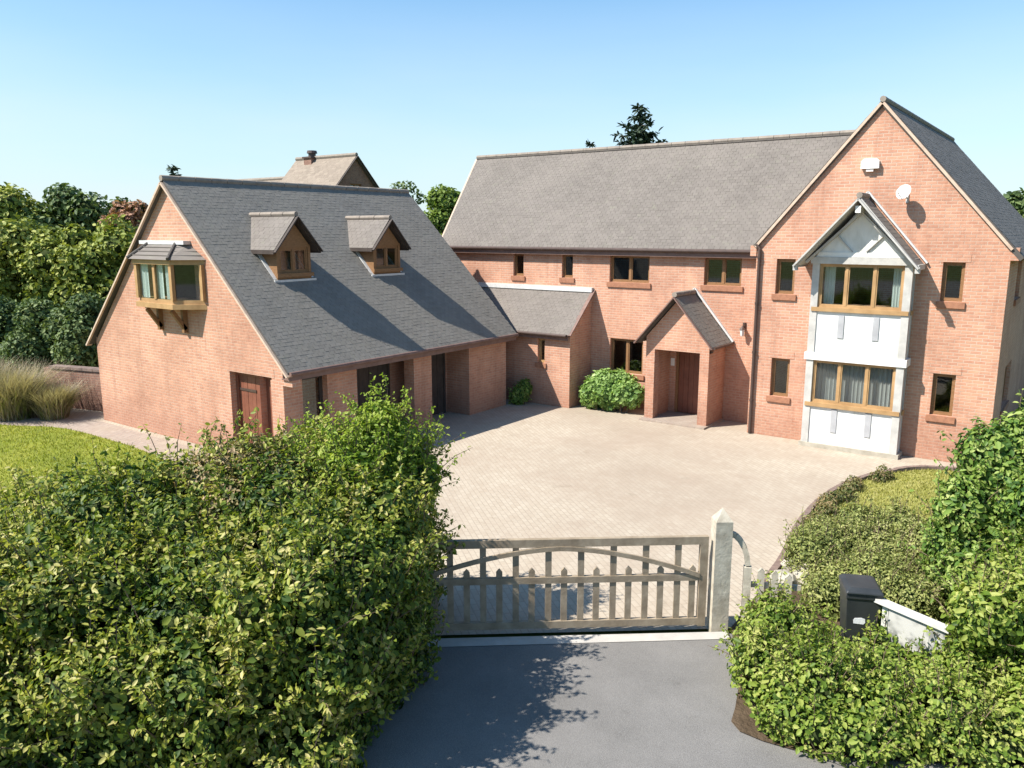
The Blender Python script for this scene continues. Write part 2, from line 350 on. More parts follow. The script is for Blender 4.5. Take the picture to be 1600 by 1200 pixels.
def smooth_poly(pts, n=6):
    P = [Vector((*p, 0)) for p in pts]; out = []
    for i in range(len(P)-1):
        p0, p1, p2, p3 = P[max(i-1, 0)], P[i], P[i+1], P[min(i+2, len(P)-1)]
        for k in range(n):
            t = k/n
            q = .5*((2*p1)+(p2-p0)*t+(2*p0-5*p1+4*p2-p3)*t*t+(3*p1-p0-3*p2+p3)*t**3); out.append((q.x, q.y))
    out.append(pts[-1]); return out

# ------------------------------------------------------------------ roof tiles
def tile_plane(O, A, B, L, Sl, w=.17, g=.105, lift=.006, skip=None):
    """overlapping tiles over a slope. O lower corner, A along eave, B up slope"""
    O, A, B = Vector(O), Vector(A).normalized(), Vector(B).normalized(); N = A.cross(B)
    if N.z < 0: N = -N
    mb = MB(); rows = int(math.ceil(Sl/g)); cols = int(math.ceil(L/w))
    for r in range(rows):
        b0, b1 = r*g, min((r+1)*g+.03, Sl)
        off = -w/2 if r % 2 else 0
        for c in range(cols+1):
            a0, a1 = max(0, c*w+off), min(L, (c+1)*w+off-.006)
            if a1-a0 < .03: continue
            if skip and skip((a0+a1)/2, (b0+b1)/2): continue
            j = random.uniform(-.002, .003); k = random.uniform(-.0015, .0015); d = random.uniform(-.004, .004)
            p = [O+A*a0+B*(b0+d)+N*(lift+j+k), O+A*a1+B*(b0+d)+N*(lift+j-k), O+A*a1+B*b1+N*.004, O+A*a0+B*b1+N*.004,
                 O+A*a0+B*(b0+d), O+A*a1+B*(b0+d)]
            mb.add(p, [(0, 1, 2, 3), (4, 5, 1, 0)])
    return mb

def slab(O, A, B, L, Sl, t=.10):
    O, A, B = Vector(O), Vector(A).normalized(), Vector(B).normalized(); N = A.cross(B)
    if N.z < 0: N = -N
    q = [O, O+A*L, O+A*L+B*Sl, O+B*Sl]
    return MB().hexa([p-N*t for p in q]+q)

def roof_slope(parent, tiles_mat, O, A, B, L, Sl, deck_t=.10, w=.17, g=.105, skip=None):
    slab(O, A, B, L, Sl, deck_t).build('roof_slope', 'deck', parent)
    t = tile_plane(O, A, B, L, Sl, w, g, skip=skip).build('roof_tiles', tiles_mat, parent); tag(t, kind='stuff')

def ridge_caps(parent, a, b, r=.07, mat='ridge', seg=.45):
    a, b = Vector(a), Vector(b); n = max(1, int((b-a).length/seg)); d = (b-a)/n
    mb = MB()
    for i in range(n): mb.tube([a+d*i+Vector((0, 0, .0)), a+d*(i+.97)], [r*1.03, r*.97], 8)
    return mb.build('ridge_tiles', mat, parent)

# ------------------------------------------------------------------ windows
def window(parent, fr, u0, u1, v0, v1, lights=1, frame='timber', sill=True, inset=.09, fw=.05, name='window', sill_mat='soldier', glaze=(), curtain=None):
    mb = MB(); d0, d1 = -inset-.07, -inset
    mb.fbox(fr, u0, u1, v0, v0+fw, d0, d1); mb.fbox(fr, u0, u1, v1-fw, v1, d0, d1)
    mb.fbox(fr, u0, u0+fw, v0+fw, v1-fw, d0, d1+.002); mb.fbox(fr, u1-fw, u1, v0+fw, v1-fw, d0, d1+.002)
    w = mb.build(name, frame, parent)
    step = (u1-u0)/lights
    for i in range(1, lights):
        c = u0+step*i; MB().fbox(fr, c-fw*.6, c+fw*.6, v0+fw, v1-fw, d0, d1+.004).build('mullion', frame, w)
    for i in range(lights):
        a = u0+step*i+(fw if i == 0 else fw*.6); b = u0+step*(i+1)-(fw if i == lights-1 else fw*.6)
        cs = MB(); e = .03                          # casement
        for q in ((a, b, v0+fw, v0+fw+e), (a, b, v1-fw-e, v1-fw), (a, a+e, v0+fw+e, v1-fw-e), (b-e, b, v0+fw+e, v1-fw-e)):
            cs.fbox(fr, *q, d0+.01, d1-.012)
        cs.build('casement', frame, w)
        MB().fbox(fr, a+e, b-e, v0+fw+e, v1-fw-e, d0+.030, d0+.038).build('pane', 'glass', w)
    if curtain:
        for (a, b) in curtain:
            n = 14; pts = []; cu = MB()
            for k in range(n+1):
                t = k/n; uu = a+(b-a)*t; nn = -inset-.20+.03*math.sin(t*n*1.7)
                pts.append((fr.p(uu, v0+.02, nn), fr.p(uu, v1-.02, nn)))
            for (p, q), (r_, s_) in zip(pts, pts[1:]): cu.add([p, r_, s_, q], [(0, 1, 2, 3)])
            cu.build('curtain', 'curtain', w)
    if sill:
        MB().fbox(fr, u0-.07, u1+.07, v0-.15, v0-.004, -.10, .05).build('sill', sill_mat, w)
    return w

FX = lambda x, y=0: Fr((x, y, 0), (0, 1, 0), (1, 0, 0))        # faces +X, u = Y
FS = lambda y: Fr((0, y, 0), (1, 0, 0), (0, -1, 0))            # faces -Y, u = X
FN = lambda y: Fr((0, y, 0), (-1, 0, 0), (0, 1, 0))            # faces +Y, u = -X
FW = lambda x: Fr((x, 0, 0), (0, -1, 0), (-1, 0, 0))           # faces -X, u = -Y

# ================================================================== SETTING
sheet('ground', [(-900, -700), (900, -700), (900, 1100), (-900, 1100)], -.06, 'field')
LAWN_EDGE = smooth_poly([(-27.5, 8.6), (-24.75, 9.45), (-23.03, 10.25), (-20.4, 10.38), (-18.5, 10.28), (-16.9, 9.95), (-14.2, 8.9), (-11.8, 7.3), (-10.2, 5.4)])
sheet('lawn', LAWN_EDGE+[(-10.6, 4.2), (-18, -3), (-40, -3), (-40, 8)], .012, 'lawn')
BED_EDGE = smooth_poly([(-3.62, 10.25), (-3.75, 12.6), (-4.03, 14.6), (-4.10, 16.3), (-3.92, 17.8), (-3.40, 19.2), (-2.75, 20.05), (-1.6, 20.45)])
sheet('courtyard', [(-9.6, 5.4), (-6.98, 7.42), (-3.62, 10.12)] + BED_EDGE[1:] + [(-1.0, 20.6), (-1.0, 24), (-28, 24), (-28, 9.5), (-24.75, 10.2), (-23, 10.7), (-16.9, 10.6), (-13.5, 9.4), (-11, 7.4)], 0.0, 'paving')
sheet('path', [(-28, 8.55)] + LAWN_EDGE + [(-9.9, 5.6), (-11.5, 8.3), (-14.5, 10.6), (-16.9, 11.2), (-23.0, 11.35), (-24.6, 10.8), (-28, 9.8)], .005, 'path')
sheet('driveway', [(-6.86, 7.32), (-3.52, 10.0), (-3.47, 9.83), (-2.4, 9.6), (-1.0, 9.3), (2, 11.2), (30, 30), (60, -10), (-10, -60), (-60, -36), (-14.5, -1.6), (-9.4, 2.3), (-6.5, 4.5), (-6.3, 6.4)], .004, 'asphalt')
sheet('threshold_strip', [(-7.00, 7.26), (-3.62, 9.98), (-3.50, 9.82), (-6.86, 7.08)], .012, 'threshold')
sheet('flower_bed', [(-3.60, 10.1), (-3.47, 9.85), (-3.2, 9.3), (-3.0, 8.8), (-2.86, 8.3), (-2.80, 8.02), (-2.66, 7.90), (-2.4, 7.88), (-2.1, 7.92), (-1.75, 8.02), (-1.5, 8.17), (2, 10.2), (4, 14.6), (-1.4, 14.9), (-4.0, 14.6), (-3.75, 12.6)], .02, 'soil')
sheet('side_lawn', BED_EDGE[10:] + [(-1.0, 20.6), (6, 20.6), (6, 14.4), (-1.4, 14.7), (-4.0, 14.4)], .016, 'lime_lawn')
# block edging round the bed
for i, (a, b) in enumerate(zip(BED_EDGE[4:], BED_EDGE[5:])):
    v = Vector((*b, 0))-Vector((*a, 0)); n_ = max(1, round(v.length/.24))
    for k in range(n_):
        p = Vector((*a, .03))+v*(k/n_); q = Vector((*a, .03))+v*((k+.92)/n_)
        e = MB().bar(p, q, .11, .13+random.uniform(-.01, .02)).build('edging_block', 'edging', bpy.data.objects['side_lawn'])

# ================================================================== MAIN HOUSE
XW0, XW1, YW, YW2, ZEW, ZRW, XRW = -7.36, -1.66, 21.03, 31.6, 5.06, 8.36, -4.56
XML, YM, ZEM, YRM, ZRM, YMB = -19.0, 22.06, 4.90, 24.12, 8.06, 26.2
house = thing('brick_house', 'large red brick two-storey house with front gable, porch and white bay window', 'house', (-9, 22, 0))

# --- walls
WING_WINS = [(-6.82, -6.34, 3.80, 4.70), (-2.98, -2.52, 3.80, 4.70), (-6.80, -6.32, 1.10, 2.12), (-2.96, -2.48, 1.10, 2.10)]
fw_ = FS(YW)
BAY_HOLES = [(-5.60, -3.70, 3.62, 4.60), (-5.60, -3.70, 1.22, 2.22)]
mb = MB().wall(fw_, [(-.3, XW0, XW1), (ZEW, XW0, XW1), (ZRW, XRW, XRW)], WING_WINS+BAY_HOLES)
mb.wall(FX(XW1), [(-.3, YW, YW2), (ZEW, YW, YW2)], [(23.2, 24.4, 3.75, 4.75), (23.0, 24.6, 1.0, 2.1)])
mb.wall(FW(XW0), [(-.3, -YW2, -YW), (ZEW, -YW2, -YW)])
mb.wall(FN(YW2), [(-.3, -XW1, -XW0), (ZEW, -XW1, -XW0), (ZRW, -XRW, -XRW)])
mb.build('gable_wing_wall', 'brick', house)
fm = FS(YM)
MAIN_WINS = [(-15.97, -15.55, 3.93, 4.68, 1), (-14.05, -13.63, 3.93, 4.68, 1), (-12.30, -10.95, 3.86, 4.68, 2), (-9.22, -8.12, 3.88, 4.68, 2), (-12.22, -11.08, 1.05, 2.12, 2)]
mb = MB().wall(fm, [(-.3, XML, XW0), (ZEM+.15, XML, XW0)], [w[:4] for w in MAIN_WINS]+[(-9.98, -8.88, 0.02, 2.06)])
mb.wall(FW(XML), [(-.3, -YMB, -YM), (ZEM+.1, -YMB, -YM), (ZRM-.12, -YRM, -YRM)])
mb.wall(FN(YMB), [(-.3, -XW0, -XML), (ZEM+.1, -XW0, -XML)])
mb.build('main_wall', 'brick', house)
for (a, b, c, d) in WING_WINS: window(house, fw_, a, b, c, d, 1)
for (a, b, c, d, k) in MAIN_WINS: window(house, fm, a, b, c, d, k)
window(house, FX(XW1), 23.2, 24.4, 3.75, 4.75, 2); window(house, FX(XW1), 23.0, 24.6, 1.0, 2.1, 2)
# brick-on-edge lintel courses over the openings, one per opening
for (a, b, c, d) in WING_WINS: MB().fbox(fw_, a-.10, b+.10, d+.003, d+.19, -.05, .007).build('lintel', 'brick', house)
for (a, b, c, d, k) in MAIN_WINS[2:]: MB().fbox(fm, a-.10, b+.10, d+.003, d+.17, -.05, .007).build('lintel', 'brick', house)

# --- main roof
so = math.atan2(ZRM-ZEM, YRM-(YM-.2)); Bv = (0, math.cos(so), math.sin(so)); SL = math.hypot(ZRM-ZEM, YRM-YM+.2)
roof_slope(house, 'tile_main', (XML-.08, YM-.2, ZEM), (1, 0, 0), Bv, (-4.9)-(XML-.08), SL)
so2 = math.atan2(ZRM-ZEM, YMB+.2-YRM)
roof_slope(house, 'tile_main', (XML-.08, YMB+.2, ZEM), (1, 0, 0), (0, -math.cos(so2), math.sin(so2)), (-4.9)-(XML-.08), math.hypot(ZRM-ZEM, YMB+.2-YRM), w=.5, g=.3)
ridge_caps(house, (XML-.1, YRM, ZRM+.01), (-4.9, YRM, ZRM+.01))
MB().bar((XML, YM-.19, ZEM-.13), (XW0, YM-.19, ZEM-.13), .03, .20).build('fascia', 'fascia', house)
MB().bar((XML, YM-.10, ZEM-.20), (XW0, YM-.10, ZEM-.20), .17, .02).build('soffit', 'fascia', house)
gt = MB()
for k in range(1):
    gt.tube([(XML-.05, YM-.26, ZEM-.05), (XW0-.01, YM-.26, ZEM-.05)], .055, 10)
gt.build('gutter', 'pipe', house)
# main verge board at left gable
MB().bar((XML-.09, YM-.2, ZEM-.06), (XML-.09, YRM, ZRM-.06), .03, .16, (1, 0, 0)).build('verge', 'verge', house)
# --- wing roof
sw = math.atan2(ZRW-ZEW, XW1-XRW); LW = YW2-YW+.12
ov = .26
run = XW1-XRW+ov; zlo = ZRW-run*math.tan(sw)
roof_slope(house, 'tile_main', (XW1+ov, YW-.05, zlo+.06), (0, 1, 0), (-math.cos(sw), 0, math.sin(sw)), LW, run/math.cos(sw))
swl = math.atan2(ZRW-ZEW, XRW-XW0); runl = XRW-XW0+ov; zll = ZRW-runl*math.tan(swl)
roof_slope(house, 'tile_main', (XW0-ov+.18, YW-.05, zll+.06+.18*math.tan(swl)), (0, 1, 0), (math.cos(swl), 0, math.sin(swl)), LW, (runl-.18)/math.cos(swl))
ridge_caps(house, (XRW, YW-.06, ZRW+.07), (XRW, YW2, ZRW+.07))
for (xa, za, xb, zb) in ((XW1+.02, ZEW-.06, XRW+.02, ZRW-.02), (XW0-.02, ZEW-.06, XRW-.02, ZRW-.02)):
    MB().bar((xa, YW-.030, za), (xb, YW-.030, zb), .06, .12, (0, -1, 0)).build('verge', 'verge', house)
# kneeler corbels under the verges
for xa, s_ in ((XW1, 1), (XW0, -1)):
    MB().box(min(xa, xa+s_*.16), max(xa, xa+s_*.16), YW-.035, YW+.30, ZEW-.30, ZEW-.02).build('corbel', 'brick', house)
gt = MB().tube([(XW1+ov+.05, YW, zlo+.0), (XW1+ov+.05, YW2, zlo+.0)], .055, 10).build('gutter', 'pipe', house)
dp = MB().tube([(XW0+.10, YW-.07, 0.02), (XW0+.10, YW-.07, 4.95), (XW0+.0, YW-.07, 5.06)], .042, 10)
for z_ in (.9, 2.2, 3.5, 4.7): dp.tube([(XW0+.10, YW-.07, z_), (XW0+.10, YW-.07, z_+.06)], .055, 10)
dp.build('downpipe', 'pipe', house)

# --- lean-to link
XL1, YL, ZEL, ZFL = -12.91, 20.78, 2.40, 3.57
fl = FS(YL)
mb = MB().wall(fl, [(-.3, -17.6, XL1), (ZEL, -17.6, XL1)], [(-14.10, -13.83, 1.33, 2.10)])
f = FX(XL1); mb.add([f.p(YL, -.3), f.p(YM, -.3), f.p(YM, ZFL-.03), f.p(YL, ZEL)], [(0, 1, 2, 3)])
mb.build('lean_to_wall', 'brick', house)
window(house, fl, -14.10, -13.83, 1.33, 2.10, 1, frame='oak', fw=.045)
sl_ = math.atan2(ZFL-ZEL+.12, YM-YL+.17); 
roof_slope(house, 'tile_main', (-17.6, YL-.17, ZEL-.10), (1, 0, 0), (0, math.cos(sl_), math.sin(sl_)), 17.6+XL1+.06, math.hypot(ZFL-ZEL+.10, YM-YL+.17), .08)
MB().box(-17.6, XL1+.06, YM-.14, YM-.004, ZFL-.05, ZFL+.09).build('flashing', 'lead', house)
MB().tube([(-17.6, YL-.22, ZEL-.13), (XL1, YL-.22, ZEL-.13)], .05, 10).build('gutter', 'pipe', house)
MB().bar((-17.6, YL-.15, ZEL-.19), (XL1+.03, YL-.15, ZEL-.19), .03, .16).build('fascia', 'fascia', house)
MB().bar((XL1+.07, YL-.17, ZEL-.12), (XL1+.07, YM-.01, ZFL+.01), .03, .12, (1, 0, 0)).build('verge', 'fascia', house)

# --- porch
XP0, XP1, YP, XPR = -10.38, -8.47, 20.87, -9.46
porch = MB().wall(FS(YP), [(2.08, XP0, XP1), (2.44, XP0, XP1), (3.50, XPR, XPR)]).wall(FN(YP+.24), [(2.08, -XP1, -XP0), (2.44, -XP1, -XP0), (3.50, -XPR, -XPR)])
porch.add([(XP0+.27, YP, 2.08), (XP1-.27, YP, 2.08), (XP1-.27, YP+.24, 2.08), (XP0+.27, YP+.24, 2.08)], [(0, 1, 2, 3)])
porch = porch.build('porch', 'brick', house)
for xa, xb in ((XP0, XP0+.27), (XP1-.27, XP1)):
    MB().box(xa, xb, YP, YP+.30, -.1, 2.08).build('pillar', 'brick', porch)
for xa, xb in ((XP0, XP0+.2), (XP1-.2, XP1)):
    MB().box(xa, xb, YP+.30, YM, -.1, 2.42).build('side_wall', 'brick', porch)
MB().box(XP0-.05, XP1+.05, YP-.25, YM, -.02, .05).build('step', 'path', porch)
for s_ in (-1, 1):
    xe = XPR+s_*1.17; ze = 2.30
    a = math.atan2(3.66-ze, 1.17); L_ = 1.17/math.cos(a)
    O = Vector((xe, YP-.22, ze)); A = Vector((0, 1, 0)); B = Vector((-s_*math.cos(a), 0, math.sin(a)))
    slab(O, A, B, YM-YP+.20, L_, .07).build('roof_slope', 'deck', porch)
    tag(tile_plane(O, A, B, YM-YP+.20, L_, .2, .12).build('roof_tiles', 'tile_garage', porch), kind='stuff')
    MB().bar((xe, YP-.235, ze-.05), (XPR, YP-.235, 3.66-.05), .03, .15, (0, -1, 0)).build('bargeboard', 'fascia', porch)
    MB().bar((xe+s_*.05, YM-.03, ze+.02), (XPR, YM-.03, 3.78), .05, .10, (0, -1, 0)).build('flashing', 'lead', porch)
    MB().tube([(xe+s_*.03, YP-.2, ze-.03), (xe+s_*.03, YM, ze-.03)], .04, 8).build('gutter', 'pipe', porch)
ridge_caps(porch, (XPR, YP-.24, 3.68), (XPR, YM, 3.68), .075)
dr = MB(); fr = FS(YM)
dr.fbox(fr, -9.98, -9.90, .04, 2.06, -.12, -.03).fbox(fr, -8.96, -8.88, .04, 2.06, -.12, -.03).fbox(fr, -9.90, -8.96, 1.98, 2.06, -.12, -.03)
dr = dr.build('front_door', 'timber', house)
for k in range(6):
    u = -9.90+k*.94/6; MB().fbox(fr, u+.004, u+.94/6-.004, .05, 1.98, -.115, -.07+.004*(k % 2)).build('plank', 'door', dr)
MB().tube([(-9.02, YM+.04, 1.02), (-9.02, YM-.03, 1.02), (-9.14, YM-.03, 1.02)], .013, 8).build('handle', 'lead', dr)
MB().fbox(fr, -10.14, -10.02, 1.45, 1.68, .002, .014).build('notice', 'plasticwhite', porch)

# --- two-storey bay with gable
XB0, XB1, YB = -5.78, -3.52, 20.58; fb = FS(YB); fbx = FX(XB1)
bay = MB().box(XB0+.02, XB1-.02, YB+.02, YW-.002, 2.42, 3.46).build('bay_window', 'white', house); bay['label'] = 'white rendered two-storey bay with grey battens'
MB().box(XB0+.02, XB1-.02, YB+.02, YW-.002, .111, 1.06).build('lower_panel', 'white', bay)
MB().box(XB0+.05, XB1-.05, YB+.04, YW-.002, 4.64, 4.77).build('ceiling_board', 'white', bay)
MB().box(XB0-.05, XB1+.05, YB-.05, YW-.003, -.1, .11).build('plinth', 'stone', bay)
for xa in (XB0, XB1-.17):
    for (za, zb) in ((.11, 2.24), (2.42, 4.62)):
        MB().box(xa, xa+.17, YB-.012, YB+.16, za, zb).build('corner_post', 'greywood', bay)
for xa in (XB0, XB1-.12):                        # rear posts against the brick
    MB().box(xa+.01, xa+.11, YW-.10, YW-.004, .11, 4.62).build('rear_post', 'greywood', bay)
MB().box(XB0-.05, XB1+.05, YB-.05, YW-.004, 2.24, 2.42).build('floor_beam', 'white', bay)
MB().box(XB0-.04, XB1+.04, YB-.05, YW-.004, 4.62, 4.78).build('head_beam', 'greywood', bay)
for (za, zb) in ((.12, 1.05), (2.50, 3.40)):
    for u in (-5.02, -4.22):
        MB().fbox(fb, u-.07, u+.07, za+.32, zb-.02, -.02, .004).build('batten', 'batten', bay)
for (za, zb) in ((1.06, 2.24), (3.46, 4.62)):
    MB().box(XB0+.04, XB1-.01, YB-.045, YB+.12, za, za+.10).build('sill', 'oak', bay)
    MB().box(XB1-.10, XB1+.03, YB+.13, YW-.12, za, za+.10).build('side_sill', 'oak', bay)
    cur = [(-5.55, -5.30), (-3.98, -3.73)] if za > 2 else [(-5.52, -5.12), (-4.2, -3.75)]
    window(bay, fb, XB0+.17, XB1-.17, za+.10, zb, 3, 'oak', False, .04, .045, curtain=None)
    w_ = MB(); y0, y1 = YB+.16, YW-.10
    w_.box(XB1-.10, XB1-.04, y0, y1, za+.10, za+.17).box(XB1-.10, XB1-.04, y0, y1, zb-.07, zb)
    w_ = w_.build('side_window', 'greywood', bay)
    MB().box(XB1-.075, XB1-.065, y0, y1, za+.17, zb-.07).build('side_pane', 'glass', bay)
    if za < 2: cur = [(-5.58, -3.72)]
    for (a, b) in cur:
        cu = MB(); pts = []
        NK = 12 if b-a < 1 else 60
        for k in range(NK+1):
            t = k/NK; yy = YB+.30+.03*math.sin(k*2.1); pts.append(((a+(b-a)*t, yy, za+.12), (a+(b-a)*t, yy, zb-.02)))
        for (p, q), (r_, s_) in zip(pts, pts[1:]): cu.add([p, r_, s_, q], [(0, 1, 2, 3)])
        cu.build('curtain', 'curtain' if za > 2 else 'net', bay)
XBR = -4.72; ZBA = 6.20; ZBE = 4.62
MB().prism(fb, [(XB0+.05, 4.78), (XB1-.05, 4.78), (XBR, 5.98)], -.40, 0).build('gable_panel', 'white', bay)
MB().fbox(fb, XB0+.1, XB1-.1, 4.785, 4.90, 0.0, .03).build('tie_beam', 'white', bay)
for s_ in (-1, 1):
    MB().bar((XBR+s_*.16, YB-.012, 4.92), (XBR+s_*.52, YB-.012, 5.30), .02, .09, (0, -1, 0)).build('gable_strut', 'greywood', bay)
    xe = XBR+s_*1.36; a = math.atan2(ZBA-ZBE, 1.36); L_ = 1.36/math.cos(a)
    O = Vector((xe, YB-.42, ZBE)); A = Vector((0, 1, 0)); B = Vector((-s_*math.cos(a), 0, math.sin(a))); LL = YW-YB+.41
    slab(O, A, B, LL, L_, .06).build('roof_slope', 'greywood', bay)
    tag(tile_plane(O, A, B, LL, L_, .2, .12).build('roof_tiles', 'tile_garage', bay), kind='stuff')
    MB().bar((xe+s_*.03, YB-.435, ZBE-.06), (XBR, YB-.435, ZBA-.07), .04, .20, (0, -1, 0)).build('bargeboard', 'greywood', bay)
    MB().bar((XBR+s_*1.20, YB-.06, ZBE+.03), (XBR, YB-.06, ZBA-.36), .05, .14, (0, -1, 0)).build('inner_rafter', 'greywood', bay)
    MB().bar((xe, YB-.40, ZBE-.03), (xe, YW-.01, ZBE-.03), .04, .12).build('eaves_board', 'greywood', bay)
    MB().bar((xe+s_*.06, YW-.025, ZBE+.05), (XBR, YW-.025, ZBA+.13), .04, .12, (0, -1, 0)).build('flashing', 'lead', bay)
    MB().box(xe-.05, xe+.05, YB-.45, YB-.34, ZBE-.16, ZBE-.02).build('purlin_end', 'greywood', bay)
ridge_caps(bay, (XBR, YB-.44, ZBA+.02), (XBR, YW, ZBA+.02), .07)
MB().box(XBR-.06, XBR+.06, YB-.46, YB+.05, ZBA-.38, ZBA-.22).build('ridge_end', 'white', bay)

# --- fittings on the house
ab = thing('alarm_box', 'white alarm box high on the brick gable', 'alarm box', (-4.72, YW-.003, 6.80))
MB().prism(Fr((-4.72, YW-.003, 6.96), (1, 0, 0), (0, -1, 0)), [(-.20, -.10), (.20, -.10), (.20, .07), (.14, .13), (-.14, .13), (-.20, .07)], 0, .12).build('casing', 'plasticwhite', ab)
MB().box(-4.80, -4.64, YW-.10, YW-.01, 6.79, 6.862).build('siren_grille', 'dish', ab)
ds = thing('satellite_dish', 'small pale satellite dish fixed to the brick gable above the bay roof', 'satellite dish', (-3.86, YW, 6.1))
c0 = Vector((-3.88, YW-.30, 6.28)); ax = Vector((-.35, -.85, .35)).normalized(); e1 = ax.cross(Vector((0, 0, 1))).normalized(); e2 = e1.cross(ax)
d_ = MB(); rings = 6; K = 20; vs = [c0]; fs = []
for r in range(1, rings+1):
    for k in range(K):
        rr = .18*r/rings; vs.append(c0+ax*(rr*rr*1.3)+e1*math.cos(2*math.pi*k/K)*rr+e2*math.sin(2*math.pi*k/K)*rr)
for k in range(K):
    fs.append((0, 1+k, 1+(k+1) % K))
    for r in range(rings-1): fs.append((1+r*K+k, 1+(r+1)*K+k, 1+(r+1)*K+(k+1) % K, 1+r*K+(k+1) % K))
d_.add(vs, fs).build('reflector', 'dish', ds, smooth=True)
MB().tube([c0, (-3.86, YW-.12, 6.16), (-3.86, YW, 6.16)], .02, 8).tube([(-3.86, YW-.012, 6.05), (-3.86, YW-.012, 6.26)], .03, 8).build('bracket', 'lead', ds)
MB().tube([c0-e2*.17, c0+ax*.24-e2*.10], .010, 6).build('feed_arm', 'lead', ds)
MB().box(*(v for q in ((c0+ax*.25-e2*.09),) for i in range(3) for v in (q[i]-.03, q[i]+.03))).build('receiver', 'dish', ds)
ln = thing('wall_lantern', 'small dark lantern on the brick wall beside the porch', 'lantern', (-7.95, YM, 2.55))
MB().bar((-7.95, YM, 2.78), (-7.95, YM-.16, 2.78), .03, .03).tube([(-7.95, YM-.012, 2.68), (-7.95, YM-.012, 2.88)], .05, 8).build('bracket', 'pipe', ln)
MB().tube([(-7.95, YM-.16, 2.52), (-7.95, YM-.16, 2.70)], [.05, .075], 6).build('glass_body', 'lead', ln)
MB().tube([(-7.95, YM-.16, 2.701), (-7.95, YM-.16, 2.80)], [.10, .015], 6).build('cap', 'pipe', ln)

# ================================================================== GARAGE
XG0, XG1, YG, YG2, ZEG, ZRG, XGR = -23.05, -14.80, 11.5, 20.05, 2.33, 6.57, -18.92
gar = thing('garage_building', 'brick garage with steep dark tiled roof, two dormers and a timber oriel window', 'garage', (-18.9, 15.7, 0))
fg = FS(YG); DOOR = (-16.80, -15.20, 0.0, 2.08)
ORIEL = (-20.05, -17.95, 3.72, 4.62)
mb = MB().wall(fg, [(-.3, XG0, XG1), (ZEG, XG0, XG1), (ZRG, XGR, XGR)], [DOOR, ORIEL], .35)
mb.wall(FW(XG0), [(-.3, -YG2, -YG), (ZEG+.1, -YG2, -YG)])
mb.wall(FN(YG2), [(-.3, -XG1, -XG0), (ZEG, -XG1, -XG0), (ZRG, -XGR, -XGR)])
mb.build('gable_wall', 'brick', gar)
ZT = 2.02
def pier(y0, y1, d=.45, nm='pier', mat='brick'): MB().box(XG1-d, XG1, y0, y1, -.2, ZT).build(nm, mat, gar)
pier(YG+.003, 12.04); pier(12.80, 13.76); pier(15.84, 16.56, .36); pier(18.22, YG2-.003, .9)
XRB = -15.68
mb = MB().wall(FX(XRB), [(-.1, YG+.02, YG2-.02), (ZT+.3, YG+.02, YG2-.02)])
mb.wall(FN(YG+.36), [(-.1, -XG1+.1, -XRB), (ZT, -XG1+.1, -XRB)])
mb.build('recess_wall', 'brick', gar)
for y in (13.78, 16.54):
    MB().box(XRB, XG1-.36, y-.10, y+.10, -.1, ZT).build('partition', 'brick', gar)
for (ya, yb) in ((14.0, 15.75), (16.66, 18.10)):
    d = MB().box(XRB+.002, XRB+.06, ya, ya+.08, 0, 2.0).box(XRB+.002, XRB+.06, yb-.08, yb, 0, 2.0).box(XRB+.002, XRB+.06, ya+.08, yb-.08, 1.92, 2.0).build('bay_door', 'darkwood', gar)
    n_ = 9
    for k in range(n_):
        u = ya+.08+k*(yb-ya-.16)/n_; MB().box(XRB+.004, XRB+.035+.004*(k % 2), u+.004, u+(yb-ya-.16)/n_-.004, .02, 1.92).build('plank', 'darkwood', d)
window(gar, FX(XG1-.02), 12.04, 12.80, .55, ZT, 1, 'darkwood', False, .16)
MB().box(XG1-.34, XG1-.02, 12.04, 12.80, -.2, .55).build('apron_wall', 'brick', gar)
MB().box(XG1-.20, XG1+.02, YG+.004, YG2-.004, ZT, ZT+.26).build('lintel_beam', 'fascia', gar)
# gable door: frame, planks, hinge straps
d = MB(); a, b, c, t_ = DOOR
d.fbox(fg, a, a+.09, c, t_, -.30, -.16).fbox(fg, b-.09, b, c, t_, -.30, -.16).fbox(fg, a+.09, b-.09, t_-.09, t_, -.30, -.16)
d = d.build('door', 'door', gar); d['label'] = 'red-brown boarded timber door in the gable wall'
for k in range(9):
    u = a+.09+k*(b-a-.18)/9; MB().fbox(fg, u+.005, u+(b-a-.18)/9-.005, .02, t_-.09, -.27, -.20+.004*(k % 2)).build('plank', 'door', d)
for z_ in (.45, 1.6): MB().fbox(fg, a+.10, a+.75, z_, z_+.06, -.196, -.18).build('hinge_strap', 'pipe', d)
MB().tube([fg.p(b-.22, 1.0, -.2), fg.p(b-.22, 1.0, -.14), fg.p(b-.22, 1.14, -.14), fg.p(b-.22, 1.14, -.2)], .012, 6).build('handle', 'pipe', d)
MB().fbox(fg, a-.1, b+.1, t_+.003, t_+.20, -.05, .007).build('lintel', 'brick', gar)
